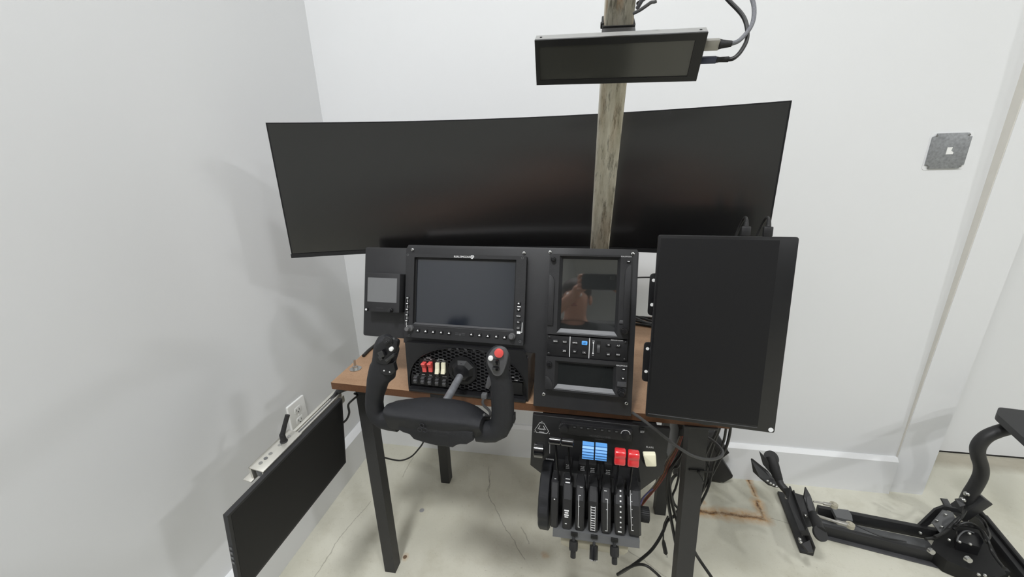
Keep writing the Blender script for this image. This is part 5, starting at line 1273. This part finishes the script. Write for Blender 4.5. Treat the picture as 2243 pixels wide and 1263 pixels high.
# pivot block and second pedal
plate([YA(375, 480, 1.27), YA(445, 478, 1.26), YA(480, 560, 1.22), YA(610, 930, 1.10), YA(540, 930, 1.10), YA(420, 620, 1.20)], .018, 'pivot_rail')
plate([YA(470, 498, 1.24), YA(485, 500, 1.24), YA(620, 900, 1.10), YA(600, 930, 1.10)], .030, 'pivot_plate')
plate([YA(495, 530, 1.23), YA(600, 560, 1.22), YA(700, 690, 1.19), YA(690, 880, 1.14), YA(610, 900, 1.12), YA(560, 720, 1.17)], .012, 'pivot_block')
plate([YA(607, 465, 1.23), YA(660, 560, 1.21), YA(710, 700, 1.18), YA(700, 840, 1.15), YA(655, 780, 1.16), YA(588, 580, 1.21)], .006, 'foot_plate')
MB().tube([rel1(YA(690, 760, 1.155)), rel1(YA(735, 880, 1.10)), rel1(YA(756, 935, 1.08))], [.014, .0155, .016], 18).build('foot_peg', 'rubber', rp)
pc_ = rel1(YA(758, 962, 1.072)); ax_ = V((.25, -.55, .8)).normalized()*.004; MB().tube([pc_-ax_, pc_+ax_], [.0215, .0215], 24).build('peg_flange', 'rubber', rp)
plate([YA(560, 1080, 1.07), YA(625, 1165, 1.05), YA(680, 1170, 1.05), YA(640, 1040, 1.08)], .008, 'cross_bar_end')
# tie rods with rod ends
def rod(pts, r, ex_):
    q_ = [rel1(onY(u, v, Y)) for u, v, Y in pts]; t_ = MB().tube(q_, r, 10).build('tie_rod', 'hdmi', rp)
    e_ = q_[-1]; MB().tube([e_+V((0, 0, -.006)), e_+V((0, 0, .006))], [.012, .012], 16).ball(e_+V((0, 0, .004)), .007, 10).build('rod_end', 'clamp', t_)
rod(((1782, 1098, 1.22), (1803, 1101, 1.22), (1804, 1102, 1.22), (1826, 1106, 1.22)), [.003, .003, .0055, .0055], 0)
rod(((1788, 1128, 1.14), (1832, 1142, 1.13), (1834, 1143, 1.13), (1862, 1150, 1.125)), [.0042, .0042, .007, .007], 0)
plate([onZ(u, v, .055) for u, v in ((1822, 1112), (1858, 1116), (1866, 1128), (1868, 1140), (1832, 1132))], .014, 'link_block', 'grey')
# tower: gussets, motor plate, base hub
def cB(x, y): return 1980+x/5.928, 1050+y/5.928
def YB_(x, y, Y): return onY(*cB(x, y), Y)
plate([YB_(160, 630, 1.29), YB_(410, 390, 1.30), YB_(530, 345, 1.30), YB_(700, 380, 1.30), YB_(760, 440, 1.30), YB_(560, 400, 1.30), YB_(470, 430, 1.30), YB_(370, 565, 1.29), YB_(310, 600, 1.29), YB_(295, 650, 1.29)], .010, 'gusset')
plate([YB_(375, 570, 1.27), YB_(520, 400, 1.285), YB_(640, 430, 1.28), YB_(670, 520, 1.27), YB_(560, 640, 1.25), YB_(470, 690, 1.25)], .008, 'gusset_face', 'grey')
plate([YB_(485, 240, 1.33), YB_(565, 250, 1.33), YB_(640, 375, 1.31), YB_(540, 350, 1.31)], .006, 'fin')
plate([YB_(665, 245, 1.33), YB_(740, 240, 1.33), YB_(800, 330, 1.31), YB_(730, 350, 1.31)], .006, 'fin')
for x, y, Y in ((540, 452, 1.27), (428, 530, 1.265), (492, 612, 1.25), (586, 780, 1.185), (722, 808, 1.18), (862, 838, 1.17), (850, 700, 1.20), (215, 692, 1.22), (970, 1230, 1.08), (1050, 1240, 1.08)):
    MB().ball(rel1(YB_(x, y, Y)), .0048, 8).build('bolt', 'steel', rp)
for x, y, Y, r_ in ((815, 185, 1.36, .009), (762, 262, 1.34, .009)): MB().ball(rel1(YB_(x, y, Y)), r_, 10).build('bolt', 'steel', rp)
for x, y, Y in ((362, 940, 1.148), (842, 1048, 1.12)): MB().tube([rel1(YB_(x, y, Y))+V((0, .006, 0)), rel1(YB_(x, y, Y))+V((0, -.003, .002))], [.010, .008], 12).build('cap_bolt', 'steel', rp)
hubp = [cB(440, 700), cB(690, 600), cB(900, 560), cB(1000, 640), cB(1120, 800), cB(1330, 1230), cB(1200, 1263), cB(900, 1190), cB(560, 1050), cB(340, 880)]
pts = [V(onZ(u, v, .05)) for u, v in hubp]
n = len(pts); MB().add([p_-o_ for p_ in pts]+[V((p_.x, p_.y, .002))-o_ for p_ in pts], [tuple(range(n)), tuple(range(2*n-1, n-1, -1))]+[(i, (i+1) % n, n+(i+1) % n, n+i) for i in range(n)]).build('base_hub', 'deep', rp, smooth=0)
hm = [cB(690, 660), cB(780, 655), cB(960, 690), cB(1040, 800), cB(1000, 880), cB(700, 800)]
pts = [V(onZ(u, v, .085)) for u, v in hm]; n = len(pts)
MB().add([p_-o_ for p_ in pts]+[V((p_.x, p_.y, .045))-o_ for p_ in pts], [tuple(range(n)), tuple(range(2*n-1, n-1, -1))]+[(i, (i+1) % n, n+(i+1) % n, n+i) for i in range(n)]).build('motor_cover', 'satin', rp, smooth=0)
MB().tube(smooth_path([rel1(onZ(*cB(x, y), .088)) for x, y in ((690, 800), (715, 730), (800, 665), (910, 690))], 5), .0022, 6).build('cover_rim', 'grey', rp)
# diagonal leg
d0_, d1_ = onZ(*cB(960, 500), .03), onZ(2290, 1320, .03)
beam(d0_, d1_, .040, .045, 'diagonal_leg', 'bevel' if 0 else 'leg', .008)
beam(d0_+V((.0, .0, 0)), d1_, .010, .012, 'cable_guide', 'deep', .053)
# bundled leads on the tower
for i, px in enumerate((((790, 330), (770, 440), (680, 520), (560, 640), (440, 740), (280, 770)), ((800, 400), (740, 500), (640, 600), (520, 690), (400, 740)), ((700, 590), (830, 600), (1000, 650), (1090, 780), (1150, 950), (1300, 1150)), ((640, 640), (720, 580), (860, 560), (980, 640), (1080, 820)), ((960, 480), (1040, 540), (1080, 640), (1110, 740), (1050, 800)))):
    MB().tube(smooth_path([rel1(onZ(*cB(x, y), .09+.012*((i+k_) % 3))) for k_, (x, y) in enumerate(px)], 5), .0042, 8).build('lead', 'cable', rp)
MB().tube(smooth_path([rel1(onZ(u, v, .05)) for u, v in ((1868, 1146), (1890, 1157), (1920, 1170), (1945, 1178), (1985, 1186))], 5), .0024, 6).build('lead', 'cable', rp)
# bent upright tube and the arm board
up = [(2116, 1100), (2124, 1083), (2138, 1061), (2148, 1040), (2149, 1020), (2142, 996), (2143, 976), (2160, 956), (2190, 943), (2222, 936), (2246, 934)]
Yt = 1.37
MB().tube(smooth_path([rel1(onY(u, v, Yt)) for u, v in up], 5), .0195, 16).build('upright_tube', 'leg', rp)
beam_t = [rel1(onY(2136, 1092, Yt+.02)), rel1(onY(2108, 1122, Yt-.03))]
MB().box((0, 0, 0), (.035, .05, .11), .003, X=Matrix.Translation((beam_t[0]+beam_t[1])/2) @ Matrix.Rotation(R(32), 4, 'Y')).build('tube_socket', 'leg', rp)
bd = tag(MB().add([], []).build('empty_mesh', 'leg'), 'x', 'x') if 0 else None
zbd = onY(2190, 893, 1.42).z
b0, b1, b2_, b3 = onZ(2187, 891, zbd), onZ(2300, 905, zbd), onZ(2340, 1040, zbd), onZ(2183, 905, zbd)
poly = rnd_poly([V((p_.x, p_.y)) for p_ in (b0, b1, onZ(2300, 1010, zbd), b3)], .012)
n = len(poly); zt4 = zbd
MB().add([V((p_[0], p_[1], zt4))-o_ for p_ in poly]+[V((p_[0], p_[1], zt4-.022))-o_ for p_ in poly], [tuple(range(n)), tuple(range(2*n-1, n-1, -1))]+[(i, (i+1) % n, n+(i+1) % n, n+i) for i in range(n)]).build('arm_board', 'plate', rp, smooth=0)
# loose lead at far right
cable('floor_cable', 'black cable lying on the floor at the right end of the pedal frame', [onZ(u, v, .004) for u, v in ((2215, 1243), (2230, 1244), (2246, 1251), (2270, 1262))], .004)

# ================================================================== PHOTOGRAPHER (mirrored in the screens)
def skin_obj(name, mt, chains, parent, sub=2):
    b = bmesh.new(); ly = b.verts.layers.skin.verify(); pos = {}
    first = True
    for ch in chains:
        prev = None
        for (p_, r_) in ch:
            key = tuple(round(c, 4) for c in p_)
            if key in pos: v_ = pos[key]
            else:
                v_ = b.verts.new(p_); pos[key] = v_; rr = r_ if isinstance(r_, tuple) else (r_, r_)
                v_[ly].radius = rr; v_[ly].use_root = first; first = False
            if prev is not None and not any(e.other_vert(prev) == v_ for e in prev.link_edges): b.edges.new((prev, v_))
            prev = v_
    me = bpy.data.meshes.new(name); b.to_mesh(me); b.free()
    o = bpy.data.objects.new(name, me); COL.objects.link(o); o.parent = parent
    sk = o.modifiers.new('Skin', 'SKIN'); sk.use_smooth_shade = True
    sb_ = o.modifiers.new('Subdivision', 'SUBSURF'); sb_.levels = sub; sb_.render_levels = sub
    dg = bpy.context.evaluated_depsgraph_get(); dg.update()
    m2 = bpy.data.meshes.new_from_object(o.evaluated_get(dg)); o.modifiers.clear(); o.data = m2
    for p_ in m2.polygons: p_.use_smooth = True
    m2.materials.clear(); m2.materials.append(M[mt]); return o
PXC = -.15
pr = V((PXC, -.55, 0))
ph = tag(bpy.data.objects.new('person', None), 'seated person in black T-shirt holding up a phone, mirrored in the screens', 'person'); COL.objects.link(ph); ph.location = pr
def q3(x, y, z): return (x, y+.55, z)
sh = {-1: q3(-.185, -.47, 1.105), 1: q3(.185, -.47, 1.105)}
el = {-1: q3(-.30, -.30, 1.00), 1: q3(.31, -.30, 1.00)}
wr = {-1: q3(-.115-PXC, -.125, 1.262), 1: q3(.115-PXC, -.125, 1.262)}
chest, neck0, neck1 = q3(0, -.48, 1.00), q3(0, -.475, 1.15), q3(0, -.455, 1.21)
body = [[(chest, .06), (neck0, .050), (neck1, .052), (q3(0, -.425, 1.275), (.075, .088)), (q3(0, -.425, 1.335), (.078, .095)), (q3(0, -.435, 1.39), (.055, .07))]]
for s_ in (-1, 1): body.append([(neck0, .050), (sh[s_], .042), (el[s_], .040), (wr[s_], .027)])
for s_ in (-1, 1): body.append([(wr[s_], .027), (q3(s_*.098-PXC, -.062, 1.285), (.030, .016))])
bdy = skin_obj('body', 'skin', body, ph)
for s_ in (-1, 1):
    for i, (dz, ln) in enumerate(((.034, .040), (.012, .046), (-.010, .044), (-.030, .034))):
        k0 = q3(s_*.098-PXC, -.050, 1.285+dz*.8); k1 = q3(s_*.092-PXC, -.030, 1.290+dz); k2 = q3(s_*(.112-ln)-PXC, -.0275, 1.292+dz); k3 = q3(s_*(.096-ln)-PXC, -.0275, 1.292+dz)
        skin_obj('finger', 'skin', [[(k0, .0095), (k1, .0088), (k2, .0080), (k3, .0065)]], bdy, 1)
    skin_obj('thumb', 'skin', [[(q3(s_*.100-PXC, -.066, 1.268), .012), (q3(s_*.085-PXC, -.055, 1.258), .011), (q3(s_*.066-PXC, -.040, 1.266), .0095), (q3(s_*.052-PXC, -.034, 1.272), .008)]], bdy, 1)
hd_ = q3(0, -.425, 1.305)
for s_ in (-1, 1):
    MB().ball((hd_[0]+s_*.032, hd_[1]+.083, hd_[2]+.005), .011, 12).build('eye', 'whitep', bdy); MB().ball((hd_[0]+s_*.082, hd_[1]-.005, hd_[2]-.005), .026, 12, sc=(.4, .7, 1.1)).build('ear', 'skin', bdy)
MB().tube([(hd_[0], hd_[1]+.084, hd_[2]+.012), (hd_[0], hd_[1]+.102, hd_[2]-.022), (hd_[0], hd_[1]+.088, hd_[2]-.030)], [.007, .013, .010], 10).build('nose', 'skin', bdy)
MB().ball((hd_[0], hd_[1]+.080, hd_[2]-.052), .022, 12, sc=(1, .4, .28)).build('mouth', 'lips', bdy)
MB().ball((hd_[0], hd_[1]-.014, hd_[2]+.052), .094, 18, sc=(.93, 1.08, .74)).build('hair', 'headgear', bdy)
skin_obj('shirt', 'shirt', [[(q3(0, -.56, .56), (.155, .115)), (q3(0, -.545, .70), (.150, .112)), (q3(0, -.515, .90), (.165, .118)), (q3(0, -.485, 1.06), (.165, .125)), (q3(0, -.475, 1.175), (.085, .080))]]+[[(q3(0, -.485, 1.06), .15), (sh[s_], .085), (tuple((V(sh[s_])*.35+V(el[s_])*.65)), .070)] for s_ in (-1, 1)], ph)
skin_obj('trousers', 'trousers', [[(q3(0, -.57, .56), (.16, .12)), (q3(s_*.10, -.50, .55), .088), (q3(s_*.14, -.12, .56), .068), (q3(s_*.14, -.10, .10), .050)] for s_ in (-1, 1)], ph)
for s_ in (-1, 1): MB().box(q3(s_*.14, -.05, .05), (.095, .28, .10), .03, seg=3).build('shoe', 'deep', ph)
st_ = thing('seat', 'unseen black seat behind the viewer, added as a dark shape for the screen reflections', 'seat', loc=(PXC, -.62, 0))  # guessed seat, its wide backrest added to darken the monitor's reflection
MB().box((0, .04, .40), (.50, .50, .11), .04, seg=3).build('cushion', 'rubber', st_)
MB(Matrix.Rotation(R(-8), 4, 'X')).box((0, -.12, .82), (.62, .09, .78), .04, seg=3).box((-.30, -.05, .84), (.09, .18, .66), .03, seg=3).box((.30, -.05, .84), (.09, .18, .66), .03, seg=3).build('backrest', 'rubber', st_)
MB().cyl((0, .02, .03), (0, .02, .36), .04, n=18).box((0, .02, .015), (.46, .46, .03), .01).build('pedestal', 'leg', st_)
pn = tag(bpy.data.objects.new('phone', None), 'black phone held up in both hands by the photographer', 'phone'); COL.objects.link(pn); pn.location = (0, -.022, 1.294)
MB().rect(-.080, -.037, .080, .037, -.004, .004, .010, .001).build('phone_body', 'satin', pn)
MB().rect(.045, .008, .070, .030, .004, .0055, .006).build('camera_bump', 'gloss', pn)
